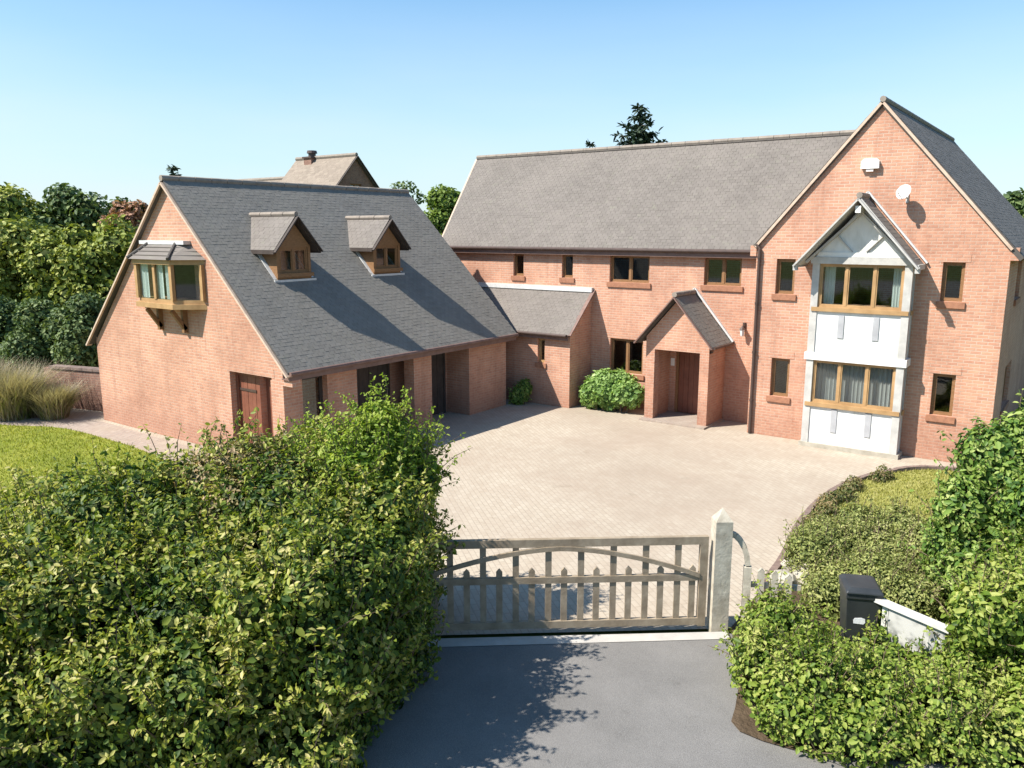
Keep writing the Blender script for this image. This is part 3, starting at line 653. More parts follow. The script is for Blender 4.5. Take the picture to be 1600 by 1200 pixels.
# roof
XGE, ZGE = -14.47, 2.28
XGWE = 2*XGR-XGE
ag = math.atan2(ZRG+.10-ZGE, XGR-XGE if XGR > XGE else XGE-XGR); SLG = math.hypot(ZRG+.10-ZGE, XGE-XGR)
DORM = [(13.30, 5.80), (16.58, 5.76)]
roof_slope(gar, 'tile_garage', (XGE, YG-.10, ZGE), (0, 1, 0), (-math.cos(ag), 0, math.sin(ag)), YG2-YG+.22, SLG)
roof_slope(gar, 'tile_garage', (XGWE, YG-.10, ZGE), (0, 1, 0), (math.cos(ag), 0, math.sin(ag)), YG2-YG+.22, SLG, w=.5, g=.3)
ridge_caps(gar, (XGR, YG-.12, ZRG+.11), (XGR, YG2+.12, ZRG+.11), .075)
for s_, xe in ((1, XGE), (-1, XGWE)):
    MB().bar((xe, YG-.075, ZGE-.10), (XGR, YG-.075, ZRG+.0), .05, .16, (0, -1, 0)).build('verge', 'verge', gar)
    MB().bar((xe, YG2+.09, ZGE-.10), (XGR, YG2+.09, ZRG+.0), .04, .16, (0, -1, 0)).build('verge', 'fascia', gar)
MB().bar((XGE-.02, YG-.08, ZGE-.11), (XGE-.02, YG2+.1, ZGE-.11), .03, .17).build('fascia_board', 'fascia', gar)
MB().box(XG1+.021, XGE-.04, YG-.05, YG2+.05, ZGE-.19, ZGE-.17).build('soffit', 'fascia', gar)
MB().tube([(XGE+.04, YG-.08, ZGE-.03), (XGE+.04, YG2+.1, ZGE-.03)], .05, 10).build('gutter', 'fascia', gar)
MB().box(XG1, XGE+.0, YG+.0, YG+.24, ZGE-.34, ZGE-.192).build('corbel', 'brick', gar)
# dormers
def roof_z(x): return ZRG+.10-(x-XGR)*math.tan(ag)
for i, (yc, zr) in enumerate(DORM):
    XD = -16.42; zb = roof_z(XD)-.05; hw = .53; zt = 5.02
    fd = Fr((XD, yc, 0), (0, 1, 0), (1, 0, 0))
    dm = MB().wall(fd, [(zb, -hw, hw), (zt, -hw, hw), (zr-.16, 0, 0)], [(-hw+.08, hw-.08, zb+.22, zt-.02)], .10)
    for s_ in (-1, 1):            # cheeks
        y = yc+s_*hw; xb = XGR-(zt-ZRG-.10)/math.tan(ag)
        dm.add([(XD, y, zb), (XD, y, zt+.05), (xb, y, zt+.05)], [(0, 1, 2) if s_ < 0 else (2, 1, 0)])
    dm = dm.build('dormer', 'timber', gar)
    window(dm, fd, -hw+.08, hw-.08, zb+.22, zt-.02, 2, 'timber', False, .03, .05, 'casement_window')
    MB().fbox(fd, -hw-.04, hw+.04, zb+.12, zb+.215, -.02, .06).build('sill', 'timber', dm)
    MB().fbox(fd, -hw-.12, hw+.12, zb-.06, zb+.06, -.10, .05).build('apron_flashing', 'lead', dm)
    for s_ in (-1, 1):
        ye = yc+s_*.72; ze = 4.94; a_ = math.atan2(zr-ze, .72); Ls = .72/math.cos(a_)
        xf = XD+.16
        # slope reaches back to where it meets the main roof
        xb_e = XGR-(ze-ZRG-.10)/math.tan(ag)-.05; xb_r = XGR-(zr-ZRG-.10)/math.tan(ag)-.05
        P = [(xf, ye, ze), (xb_e, ye, ze), (xb_r, yc, zr), (xf, yc, zr)]
        Nn = Vector((0, s_*math.sin(a_), math.cos(a_)))
        MB().hexa([Vector(p)-Nn*.06 for p in P]+[Vector(p) for p in P]).build('roof_slope', 'darkwood', dm)
        O = Vector((xf, ye, ze)); sk = lambda aa, bb, e=xf-xb_e, r=xf-xb_r, L_=Ls: aa > e+(r-e)*bb/L_
        tp = tile_plane(O, (-1, 0, 0), (0, -s_*math.cos(a_), math.sin(a_)), xf-xb_r, Ls, .2, .12, skip=sk)
        tag(tp.build('roof_tiles', 'tile_main', dm), kind='stuff')
        MB().bar((xf+.015, ye+s_*.02, ze-.05), (xf+.015, yc, zr-.05), .03, .15, (1, 0, 0)).build('bargeboard', 'darkwood', dm)
        MB().bar((xf, ye+s_*.01, ze-.04), (xb_e+.1, ye+s_*.01, ze-.04), .03, .10).build('eaves_board', 'darkwood', dm)
        MB().bar((XD+.02, yc+s_*(hw+.02), zb+.02), (xb_e+.12, yc+s_*(hw+.02), ze-.02), .02, .16, (0, 1, 0)).build('cheek_flashing', 'lead', dm)
    ridge_caps(dm, (XD+.17, yc, zr+.02), (xb_r, yc, zr+.02), .06)
# oriel window: canted, on brackets, hipped roof
dpt = .46; yo = YG-dpt
pl = [(-20.42, YG-.003), (-19.78, yo), (-18.24, yo), (-17.58, YG-.003)]
def extr(poly, z0, z1):
    k = len(poly); return MB().add([(x, y, z0) for x, y in poly]+[(x, y, z1) for x, y in poly],
        [tuple(range(k-1, -1, -1)), tuple(range(k, 2*k))]+[(i, (i+1) % k, (i+1) % k+k, i+k) for i in range(k)])
def grow(poly, d): return [(x+(-d if x < -19 else d), y-(d if y < YG-.1 else 0)) for x, y in poly]
ori = extr(grow(pl, .05), 3.52, 3.64).build('oriel_window', 'oak', gar); ori['label'] = 'golden timber oriel window with canted sides under a small tiled roof'
extr(grow(pl, .06), 4.60, 4.72).build('head', 'oak', ori)
extr(grow(pl, -.02), 3.64, 3.74).build('apron', 'oak', ori)
for (x, y) in pl:
    MB().box(x-.055, x+.055, y-.0 if y > YG-.1 else y-.03, (y+.06 if y < YG-.1 else y+.002), 3.74, 4.60).build('post', 'oak', ori) if y < YG-.1 else MB().box(x-.05 if x < -19 else x-.06, x+.06 if x < -19 else x+.05, y-.09, y, 3.74, 4.60).build('post', 'oak', ori)
for (p, q) in zip(pl, pl[1:]):
    p, q = Vector((*p, 0)), Vector((*q, 0)); u = (q-p).normalized(); n_ = Vector((u.y, -u.x, 0)); L_ = (q-p).length
    ff = Fr(p, u, n_)
    mids = (L_/2,) if L_ > 1 else ()
    for m_ in mids: MB().fbox(ff, m_-.05, m_+.05, 3.74, 4.60, -.06, 0).build('mullion', 'oak', ori)
    cuts = [.055]+[c for m_ in mids for c in (m_-.05, m_+.05)]+[L_-.055]
    for a, b in zip(cuts[::2], cuts[1::2]):
        MB().fbox(ff, a, b, 3.74, 4.60, -.040, -.032).build('pane', 'glass', ori)
cu = MB()
for (a, b) in ((-19.74, -19.36), (-19.16, -18.70), (-18.62, -18.30)):
    n_ = 8; pts = [((a+(b-a)*k/n_, YG-.37+.02*math.sin(k*2.2), 3.75), (a+(b-a)*k/n_, YG-.37+.02*math.sin(k*2.2), 4.59)) for k in range(n_+1)]
    c_ = MB()
    for (p, q), (r_, s_) in zip(pts, pts[1:]): c_.add([p, r_, s_, q], [(0, 1, 2, 3)])
    c_.build('curtain', 'curtain', ori)
ev = grow(pl, .14); zt0, zt1 = 4.72, 5.10
tp = [(-19.95, YG-.02), (-19.62, YG-.16), (-18.42, YG-.16), (-18.08, YG-.02)]
rb = MB().add([(x, y, zt0) for x, y in ev]+[(x, y, zt1) for x, y in tp], [(3, 2, 1, 0), (4, 5, 6, 7), (0, 1, 5, 4), (1, 2, 6, 5), (2, 3, 7, 6), (3, 0, 4, 7)])
rb.build('oriel_roof', 'tile_main', ori)
for i in range(3):                       # little tile courses
    for k in range(1, 4):
        t0, t1 = k/4-.01, k/4
        a0, a1 = Vector((*ev[i], zt0)).lerp(Vector((*tp[i], zt1)), t1), Vector((*ev[i+1], zt0)).lerp(Vector((*tp[i+1], zt1)), t1)
        MB().bar(a0+Vector((0, -.012, .008)), a1+Vector((0, -.012, .008)), .02, .016).build('tile_course', 'tile_main', ori)
for i in (1, 2): MB().tube([Vector((*ev[i], zt0+.02)), Vector((*tp[i], zt1+.01))], .045, 8).build('hip_tiles', 'deck', ori)
MB().box(-20.0, -18.03, YG-.20, YG-.005, zt1-.02, zt1+.07).build('flashing', 'lead', ori)
for x in (-19.55, -18.45):
    MB().bar((x, YG-.06, 2.90), (x, YG-.06, 3.52), .10, .12, (0, 1, 0)).bar((x, YG-.05, 2.98), (x, yo+.08, 3.46), .09, .10, (1, 0, 0)).build('bracket', 'timber', ori)

# ================================================================== NEIGHBOUR HOUSE AND GARDEN WALL
nb = thing('neighbour_house', 'distant pale tiled house roof and gable showing above the garage ridge', 'house', (-41, 36, 0))
# ridge runs along X; gable end faces +X
def nhouse(x0, x1, y0, y1, ze, zr, tiles, pre):
    yr = (y0+y1)/2
    m = MB().wall(FX(x1), [(-.2, y0, y1), (ze, y0, y1), (zr, yr, yr)], [(yr-.5, yr+.5, ze+.1, ze+1.0)] if pre else [])
    m.wall(FS(y0), [(-.2, x0, x1), (ze, x0, x1)]); m.wall(FN(y1), [(-.2, -x1, -x0), (ze, -x1, -x0)])
    m.wall(FW(x0), [(-.2, -y1, -y0), (ze, -y1, -y0), (zr, -yr, -yr)])
    m.build('wall', 'garden_brick', nb)
    for s_ in (-1, 1):
        ye = y0-.3 if s_ < 0 else y1+.3; run_ = abs(yr-ye); a = math.atan2(zr-ze+.3, run_)
        roof_slope(nb, tiles, (x0-.2, ye, ze-.22), (1, 0, 0), (0, -s_*math.cos(a), math.sin(a)), x1-x0+.4, math.hypot(run_, zr-ze+.32), .12, .4, .22)
        MB().bar((x1+.21, ye, ze-.27), (x1+.21, yr, zr+.03), .04, .2, (1, 0, 0)).build('bargeboard', 'darkwood', nb)
    ridge_caps(nb, (x0-.2, yr, zr+.12), (x1+.2, yr, zr+.12), .12)
M['tile_pale'] = m_tiles('pale_roof_tile', [(0, (.19, .15, .115)), (.5, (.22, .175, .135)), (1, (.25, .20, .155))], (.25, .20, .155))
nhouse(-43.6, -38.3, 33.6, 38.6, 7.3, 9.95, 'tile_pale', True)
window(nb, FX(-38.3), 35.6, 36.6, 7.4, 8.3, 2, 'timber', True)
nhouse(-49.5, -43.61, 33.0, 38.0, 6.5, 8.72, 'tile_pale', False)
ch = MB().box(-42.6, -41.9, 35.7, 36.5, 8.6, 10.02).build('chimney', 'garden_brick', nb)
MB().box(-42.68, -41.82, 35.62, 36.58, 10.02, 10.12).build('chimney_cap', 'pipe', ch)
MB().tube([(-42.25, 36.1, 10.12), (-42.25, 36.1, 10.34), (-42.25, 36.1, 10.35), (-42.25, 36.1, 10.52)], [.24, .24, .34, .30], 12).build('chimney_pot', 'pipe', ch)

gw = thing('garden_wall', 'low brick garden wall, darkened as in tree shade, running from the garage corner', 'wall', (-25.5, 10.9, 0))
ga, gb = Vector((-23.10, 12.35, 0)), Vector((-26.4, 11.45, 0)); u = (gb-ga).normalized(); n_ = Vector((-u.y, u.x, 0)); n_ = n_ if n_.y < 0 else -n_
fq = Fr(ga, u, n_); L_ = (gb-ga).length
MB().fbox(fq, 0, L_, -.1, 1.22, -.22, 0).build('wall_body', 'garden_brick', gw)
k = 0; uu = 0
while uu < L_-.3:
    MB().fbox(fq, uu+.006, uu+.44, 1.222, 1.30+random.uniform(-.006, .006), -.26, .04).build('coping_stone', 'edging', gw); uu += .45

# ================================================================== GATE
G0 = Vector((-6.73, 7.63, 0)); gdir = Vector((.779, .627, 0)).normalized(); gn = Vector((.627, -.779, 0)).normalized()
fgt = Fr(G0, gdir, gn)
gate = thing('driveway_gate', 'weathered timber picket gate with arched braces across the drive', 'gate', fgt.p(1.6, 0))
S0, S1 = -.46, 3.62
MB().fbox(fgt, S0, S1, 1.245, 1.355, -.035, .035).build('top_rail', 'gatewood', gate)
MB().fbox(fgt, S0, S1, .725, .815, -.030, .030).build('middle_rail', 'gatewood', gate)
MB().fbox(fgt, S0, S1, .075, .175, -.032, .032).build('bottom_rail', 'gatewood', gate)
for s in (S0, S1-.11): MB().fbox(fgt, s, s+.11, .06, 1.245 if s > 0 else 1.42, -.036, .036).build('stile', 'gatewood', gate)
def picket(s, top, w=.085):
    MB().prism(fgt, [(s-w/2, .175), (s+w/2, .175), (s+w/2, top-.05), (s, top), (s-w/2, top-.05)], -.014, .014).build('picket', 'gatewood', gate)
for k in range(9): 
    s = .13+.441*(k-1)
    if S0+.1 < s < S1-.15:
        MB().fbox(fgt, s-.042, s+.042, .175, 1.245, -.016, .016).build('tall_picket', 'gatewood', gate)
for k in range(9):
    s = .35+.439*(k-1)
    if S0+.1 < s < S1-.12: picket(s, .945)
sc_ = 1.60
for sg, end in ((-1, S0+.11), (1, S1-.11)):          # arched braces, each a swept curve
    n_ = 12; m = MB(); pts = []
    for i in range(n_+1):
        t = i/n_; s = sc_+sg*(.001+t*(abs(end-sc_)-.001)); z = 1.225-.42*t**1.7
        pts.append((s, z))
    for (s0, z0), (s1, z1) in zip(pts, pts[1:]):
        q = [(s0, z0-.032), (s1, z1-.032), (s1, z1+.03), (s0, z0+.03)]
        if sg < 0: q = q[::-1]
        m.prism(fgt, q, .016, .048)
    m.build('curved_brace', 'gatewood', gate)

def gatepost(s, label, h, w):
    o = thing('gate_post', label, 'gate post', fgt.p(s, 0), 'gate posts')
    f2 = Fr(fgt.p(s, 0), gdir, gn)
    MB().fbox(f2, -w, w, -.3, h-.14, -w, w).build('shaft', 'postwood', o)
    a = [f2.p(x, h-.138, y) for x, y in ((-w, w), (w, w), (w, -w), (-w, -w))]; ap = f2.p(0, h+.03)
    MB().add([*a, ap], [(0, 1, 4), (1, 2, 4), (2, 3, 4), (3, 0, 4), (3, 2, 1, 0)]).build('pointed_cap', 'postwood', o)
    return o
gatepost(3.80, 'thick weathered timber gate post with pointed top beside the low side fence', 1.72, .115)
gatepost(-.64, 'timber gate post with pointed top inside the tall hedge', 1.60, .11)
# short side fence curving down from the gate post
sf = thing('side_fence', 'short timber side fence with curved top rail beside the gate post', 'fence', fgt.p(4.3, 0, -.1))
f3 = Fr(fgt.p(3.93, 0, 0), (gdir+.25*gn).normalized(), (gn-.25*gdir).normalized())
m = MB(); pts = [(0, 1.38), (.06, 1.36), (.12, 1.30), (.18, 1.20), (.22, 1.08), (.24, .95)]
for (a, b), (c, d) in zip(pts, pts[1:]): m.bar(f3.p(a, b), f3.p(c, d), .07, .075, tuple(f3.n))
m.build('curved_rail', 'postwood', sf)
MB().fbox(f3, .19, .29, -.1, .93, -.05, .05).build('post', 'postwood', sf)
for s, h in ((.42, .92), (.60, .90), (.78, .86)):
    MB().prism(f3, [(s-.045, -.05), (s+.045, -.05), (s+.045, h-.05), (s, h), (s-.045, h-.05)], -.02, .02).build('picket', 'postwood', sf)
MB().fbox(f3, .29, .95, .62, .70, -.05, -.021).build('rail', 'postwood', sf)
MB().fbox(f3, .29, .95, .22, .30, -.05, -.021).build('lower_rail', 'postwood', sf)
# pale stones at the bed corner
for i, (x, y, r) in enumerate([(-3.45, 11.9, .24), (-3.12, 12.2, .30), (-3.5, 12.6, .2), (-2.85, 11.75, .18)]):
    import bmesh
    bm = bmesh.new(); bmesh.ops.create_icosphere(bm, subdivisions=2, radius=r)
    for v in bm.verts: v.co *= 1+random.uniform(-.16, .16); v.co.z *= .62
    for v in bm.verts: v.co += Vector((x, y, r*.42))
    me = bpy.data.meshes.new('garden_stone'); bm.to_mesh(me); bm.free()
    o = mesh_obj('garden_stone', [v.co for v in me.vertices], [tuple(p.vertices) for p in me.polygons], 'stone', None, (x, y, 0))
    tag(o, ['pale stone nearest the side fence pickets', 'largest pale stone at the bed corner', 'smaller pale stone against the courtyard paving', 'smallest pale stone among the grey-green leaves'][i], 'stone', 'stones at the bed corner')

# ================================================================== BIN AND SIGN
bn = thing('wheelie_bin', 'black plastic wheelie bin with a white number mark among the shrubs', 'bin', (-2.08, 10.55, 0))
bd = Vector((.62, -.78, 0)).normalized(); bu = Vector((.78, .62, 0)).normalized()
rot = math.radians(-14); rv = lambda v: Vector((v.x*math.cos(rot)-v.y*math.sin(rot), v.x*math.sin(rot)+v.y*math.cos(rot), 0))
fbn = Fr((-2.08, 10.55, 0), rv(bu), rv(bd)); P = fbn.p
def loft(secs):
    m = MB(); vs = []
    for (z, w, d0, d1) in secs: vs += [P(-w, z, d0), P(w, z, d0), P(w, z, -d1), P(-w, z, -d1)]
    fs = [(3, 2, 1, 0), tuple(range(len(vs)-4, len(vs)))]
    for i in range(len(secs)-1):
        for j in range(4): fs.append((i*4+j, i*4+(j+1) % 4, i*4+4+(j+1) % 4, i*4+4+j))
    return m.add(vs, fs)
bo = loft([(.06, .165, .18, .18), (.5, .19, .21, .21), (.80, .205, .235, .24), (.805, .218, .25, .255), (.87, .218, .25, .255)]).build('body', 'plastic', bn)
md = bo.modifiers.new('bevel', 'BEVEL'); md.width = .018; md.segments = 2
lo = loft([(.872, .228, .272, .265), (.905, .228, .272, .265), (.945, .175, .20, .23)]).build('lid', 'plastic', bn)
md = lo.modifiers.new('bevel', 'BEVEL'); md.width = .02; md.segments = 2
MB().tube([P(-.19, .88, -.29), P(.19, .88, -.29)], .018, 8).build('handle', 'plastic', bn)
for s_ in (-1, 1): MB().tube([P(s_*.175, .10, -.20), P(s_*.22, .10, -.20)], .10, 14).build('wheel', 'plastic', bn)
fm2 = Fr(P(-.03, .48, .2085), fbn.u, (fbn.n-Vector((0, 0, .09))).normalized(), (fbn.n*.09+Vector((0, 0, 1))).normalized())
nm = MB()                                     # small white painted mark, too small to read
nm.prism(fm2, [(-.07, -.02), (.05, -.025), (.07, .0), (.065, .05), (.02, .065), (-.06, .055), (-.075, .02)], .002, .006)
nm.build('white_mark', 'binmark', bn)

sg = thing('sign_board', 'low weathered white painted sign board half buried in the shrubs', 'sign', (-1.45, 10.35, 0))
pa, pb = Vector((-1.84, 10.42, 0)), Vector((-1.02, 10.08, 0)); u = (pb-pa).normalized(); n_ = Vector((u.y, -u.x, 0)); n_ = n_ if n_.y < 0 else -n_
fs_ = Fr(pa, u, n_); L_ = (pb-pa).length
t = NT('sign_face')
mk = t.ramp(t.noise(9, 3, .5), [(.42, (.42, .41, .38)), (.58, (.19, .19, .18))])
t.col(t.mix(t.ramp(t.noise(2.1, 2), [(.40, (0, 0, 0)), (.50, (1, 1, 1))]), (.43, .42, .39), mk)); t.set(.7, .3); M['sign_face'] = t.m
MB().fbox(fs_, .16, L_, .34, .78, -.02, .0).build('panel', 'sign_face', sg)
MB().fbox(fs_, -.06, L_+.06, .785, .835, -.06, .05).build('cap_rail', 'whitepaint', sg)
for s in (.10, L_-.04): MB().fbox(fs_, s-.04, s+.04, -.1, .784, -.10, -.021).build('post', 'whitepaint', sg)

# ================================================================== FOLIAGE TOOLS
def unit(a): return a/np.maximum(np.linalg.norm(a, axis=1, keepdims=True), 1e-9)
def leaf_mesh(name, p, n, size, mat, parent, aspect=.5, fold=.35, droop=.35, rnd=None, rng=RNG):
    k = len(p); n = unit(n)
    t = rng.normal(size=(k, 3)); t[:, 2] -= droop; t = unit(t-n*np.sum(t*n, 1, keepdims=True)); b = np.cross(n, t)
    L = size[:, None]; w = L*aspect*.5; up = n*w*fold; tip = p+t*L-n*L*.12*rng.random((k, 1))
    v = np.stack([p, p+t*L*.32+b*w+up, p+t*L*.70+b*w*.82+up*.8, tip, p+t*L*.70-b*w*.82+up*.8, p+t*L*.32-b*w+up], 1).reshape(-1, 3)
    i = np.arange(k)[:, None]*6
    f = np.concatenate([i+np.array([0, 3, 2, 1]), i+np.array([0, 5, 4, 3])], 0)
    r = rng.random(k) if rnd is None else rnd
    o = mesh_obj(name, v, f, mat, parent, None, False, np.concatenate([r, r])); return o

def blob_points(blobs, n, rng=RNG, shell=(.50, 1.10), inner=.74, zmin=.03):
    B = np.array(blobs, float); c, r = B[:, :3], B[:, 3:6]
    area = (r[:, 0]*r[:, 1]+r[:, 0]*r[:, 2]+r[:, 1]*r[:, 2]); pick = rng.choice(len(B), int(n*2.2), p=area/area.sum())
    d = unit(rng.normal(size=(len(pick), 3))); s = rng.uniform(*shell, (len(pick), 1))**.6
    p = c[pick]+d*r[pick]*s; nr = unit(d/r[pick]); keep = p[:, 2] > zmin
    for a in range(0, len(B)):
        q = ((p-c[a])/r[a]); keep &= (np.sum(q*q, 1) > inner*inner) | (pick == a)
    p, nr = p[keep][:n], nr[keep][:n]; return p, nr

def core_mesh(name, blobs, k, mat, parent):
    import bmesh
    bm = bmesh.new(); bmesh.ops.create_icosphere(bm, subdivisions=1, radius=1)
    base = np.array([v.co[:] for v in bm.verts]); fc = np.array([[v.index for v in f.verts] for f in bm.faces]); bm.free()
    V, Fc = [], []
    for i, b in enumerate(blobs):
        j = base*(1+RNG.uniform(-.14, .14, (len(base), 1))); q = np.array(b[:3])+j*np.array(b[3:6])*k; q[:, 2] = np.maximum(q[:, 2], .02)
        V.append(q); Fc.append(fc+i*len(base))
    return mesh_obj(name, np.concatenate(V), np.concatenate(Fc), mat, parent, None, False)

def shoots(p, n, count, length, leaf, mat, parent, rng=RNG, up=.8, name='shoots', per=16):
    """leafy shoots standing out of the foliage: twigs plus leaves along them"""
    idx = rng.choice(len(p), count, replace=len(p) < count); a = p[idx]; d = unit(n[idx]*.55+np.array([0, 0, up])+rng.normal(size=(count, 3))*.28)
    ln = rng.uniform(*length, count); tw = MB(); PP = []; NN = []
    side = unit(np.cross(d, rng.normal(size=(count, 3)))); bend = side*ln[:, None]*.22
    for i in range(count):
        A = a[i]-d[i]*.15; Bq = a[i]+d[i]*ln[i]*.55+bend[i]*.3; Cq = a[i]+d[i]*ln[i]+bend[i]
        tw.tube([A, Bq, Cq], [.007, .005, .002], 3, False)
        t = rng.random(per); q = np.where(t[:, None] < .55, A+(Bq-A)*(t[:, None]/.55), Bq+(Cq-Bq)*((t[:, None]-.55)/.45))
        PP.append(q+rng.normal(size=(per, 3))*.018); NN.append(unit(rng.normal(size=(per, 3))*.8+d[i]*.5+np.array([0, 0, .5])))
    tag(tw.build('twigs', 'bark', parent), kind='stuff')
    PP, NN = np.concatenate(PP), np.concatenate(NN)
    return leaf_mesh(name, PP, NN, rng.uniform(leaf*.6, leaf*1.05, len(PP)), mat, parent, rnd=np.clip(rng.normal(.72, .22, len(PP)), 0, 1))  # shoot leaves tinted paler, as sunlit sprays over the dark foliage

def bush(name, label, cat, blobs, mat, n, leaf, loc, group=None, shoot=0, slen=(.15, .4), aspect=.5, core=.70, upn=.35, stems=True, shoot_leaf=None, inner=.74, per=16, base=1.0):
    o = thing(name, label, cat, loc, group)
    p, nr = blob_points(blobs, n, inner=inner)
    nn = unit(nr*1.0+np.array([0, 0, upn*.6])+RNG.normal(size=p.shape)*.36)
    leaf_mesh('foliage', p, nn, leaf*np.clip(RNG.lognormal(-.08, .30, len(p)), .45, 1.8), mat, o, aspect, rnd=RNG.random(len(p))*base)  # base under one darkens these leaves, as shade beneath the lit shoots
    if core: core_mesh('dark_core', blobs, core, 'core_dark', o)  # added dark hull blocks the view through, standing in for inner shade
    if stems:
        st = MB()
        for b in blobs[:: max(1, len(blobs)//14)]:
            x, y, z = b[:3]; r0 = max(.012, min(.06, b[3]*.05))
            st.tube([(x*.8+loc[0]*.2, y*.8+loc[1]*.2, -.05), (x*.9+loc[0]*.1, y*.9+loc[1]*.1, z*.5), (x, y, z+b[5]*.3)], [r0*1.5, r0, r0*.4], 6)
        tag(st.build('stems', 'bark', o), kind='stuff')
    if shoot: shoots(p, nr, shoot, slen, shoot_leaf or leaf, mat, o, per=per)
    return o

# ================================================================== FOREGROUND HEDGE (left of the gate)
def gp(s, n, z): v = fgt.p(s, z, n); return (v.x, v.y, v.z)
prof_s = [-10, -7, -6.1, -5.6, -5.2, -4.4, -3.6, -3.1, -2.3, -1.6, -.8, -.2, .1]
prof_z = [1.75, 1.72, 1.80, 1.84, 1.95, 2.28, 2.42, 2.58, 2.62, 2.58, 2.52, 2.35, 2.2]
hb = []; rr = random.Random(3)
nn_ = -.75
while nn_ < 3.2:
    s_end = -.36-.14*max(0, nn_-.3)-.12*max(0, nn_-1.3)-.10*max(0, nn_-2.4)
    s = s_end-.14
    while s > -7.4+.62*max(0, nn_-.2):
        zt = float(np.interp(s, prof_s, prof_z)); 
        zf = float(np.interp(nn_, [.2, 1.2, 2.0, 2.6, 3.2], [9, 2.30, 2.12, 1.6, .9])); zt = min(zt, zf) if s < s_end-1.2 else min(zt, max(zf, 2.45))
        r = rr.uniform(.30, .58); top = zt+rr.uniform(-.42, .14)
        x, y, z = gp(s+rr.uniform(-.15, .10), nn_+rr.uniform(-.15, .15), top-r); hb.append((x, y, z, r, r, r*rr.uniform(.85, 1.05)))
        if s > s_end-.45 or nn_ > 1.9:           # the faces along the drive and the road
            zz = z-.42
            while zz > -.1:
                x, y, z2 = gp(s+rr.uniform(-.14, .10), nn_+rr.uniform(-.15, .15), zz); rq = rr.uniform(.30, .54); hb.append((x, y, z2, rq, rq, rq)); zz -= .44
        else:
            x, y, z2 = gp(s, nn_, top-2*r); hb.append((x, y, z2, .5, .5, .5))
        s -= .60
    nn_ += .58
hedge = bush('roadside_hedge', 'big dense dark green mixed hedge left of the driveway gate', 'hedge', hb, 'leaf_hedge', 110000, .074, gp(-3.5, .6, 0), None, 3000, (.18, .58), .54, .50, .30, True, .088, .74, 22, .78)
# taller bright shrub rising out of the hedge end
tb = [gp(-.95, -.2, 2.35)+(.50, .50, .55), gp(-.60, -.3, 2.45)+(.38, .38, .5), gp(-1.35, -.2, 2.25)+(.45, .45, .5), gp(-.80, -.3, 2.80)+(.28, .28, .40), gp(-1.75, -.3, 2.15)+(.45, .45, .48), gp(-.35, -.4, 2.1)+(.34, .34, .45), gp(-1.1, .3, 2.3)+(.42, .42, .42)]
bush('tall_shrub', 'tall bright yellow-green shrub rising above the hedge by the gate', 'shrub', tb, 'leaf_bright', 16000, .072, gp(-.9, -.2, 0), None, 420, (.2, .6), .5, .5, .35, True, .07, .74, 20)
rb_ = [gp(-2.55, -.1, 2.30)+(.46, .46, .42), gp(-2.95, .0, 2.18)+(.42, .42, .42), gp(-2.15, .1, 2.25)+(.44, .44, .44), gp(-2.4, .6, 1.98)+(.46, .46, .46), gp(-1.75, .5, 2.12)+(.36, .36, .36)]
bush('rusty_shrub', 'rust-tinged shrub with brownish leaves within the hedge top', 'shrub', rb_, 'leaf_rust', 7000, .065, gp(-2.4, .1, 0), None, 160, (.12, .42), .5, .5, .35, True, .06)

# ================================================================== RIGHT-HAND PLANTING
q = random.Random(11)
gb_ = []
for i in range(190):
    x = q.uniform(-3.0, 2.2); y0 = 8.06 if x < -1.6 else 8.06+(x+1.6)*.58; y = q.uniform(y0+.05, y0+2.5)
    if x < -2.55: y = q.uniform(8.5 if x > -2.8 else 8.95, 9.95)
    if abs(x+2.08) < .36 and 9.95 < y < 11.0: continue
    if -2.6 < x < -.85 and 9.2 < y < 10.75: h = q.uniform(.16, .32) if x < -1.75 else q.uniform(.26, .46)
    else: h = q.uniform(.34, .78)
    if y < y0+.3: h = min(h, .40)
    r = q.uniform(.26, .42); gb_.append((x, y, h*.45, r, r, h*.75))
gc = bush('ground_cover', 'low spreading yellow-green shrubs in the bed beside the drive', 'shrub', gb_, 'leaf_ground', 62000, .066, (-1.2, 9.3, 0), None, 1300, (.10, .36), .55, .55, .5, True, .066, .74, 18)
kb = []
for i in range(46):
    a = q.random()*6.283; rad = q.random()**.5
    x = .05+1.15*rad*math.cos(a); y = 12.5+1.35*rad*math.sin(a); z = q.uniform(.35, 2.35*(1-.30*rad*rad)); r = q.uniform(.38, .55)
    kb.append((x-.15*z*.3, y, z, r, r, r))
kb += [(-.95, 12.4, 2.42, .40, .40, .42), (-.55, 12.7, 2.62, .42, .42, .40), (.0, 12.7, 2.6, .45, .45, .42), (.6, 12.9, 2.55, .5, .5, .45), (-1.15, 12.1, 1.7, .4, .4, .45), (-1.2, 12.2, .9, .42, .42, .5)]
bush('glossy_shrub', 'tall glossy green shrub in front of the house gable corner', 'shrub', kb, 'leaf_glossy', 52000, .085, (0, 12.5, 0), None, 900, (.15, .50), .52, .55, .35, True, .085, .74, 18)
k2 = []
for i in range(30):
    x = q.uniform(-.75, 1.9); y = q.uniform(9.9, 11.4)+max(0, x)*.35; z = q.uniform(.2, 1.25); r = q.uniform(.34, .5); k2.append((x, y, z, r, r, r))
bush('sprawling_shrub', 'sprawling light green shrub in front of the tall glossy shrub', 'shrub', k2, 'leaf_ground', 32000, .08, (.3, 10.6, 0), None, 700, (.15, .50), .5, .55, .4, True, .08, .74, 18)
k3 = []
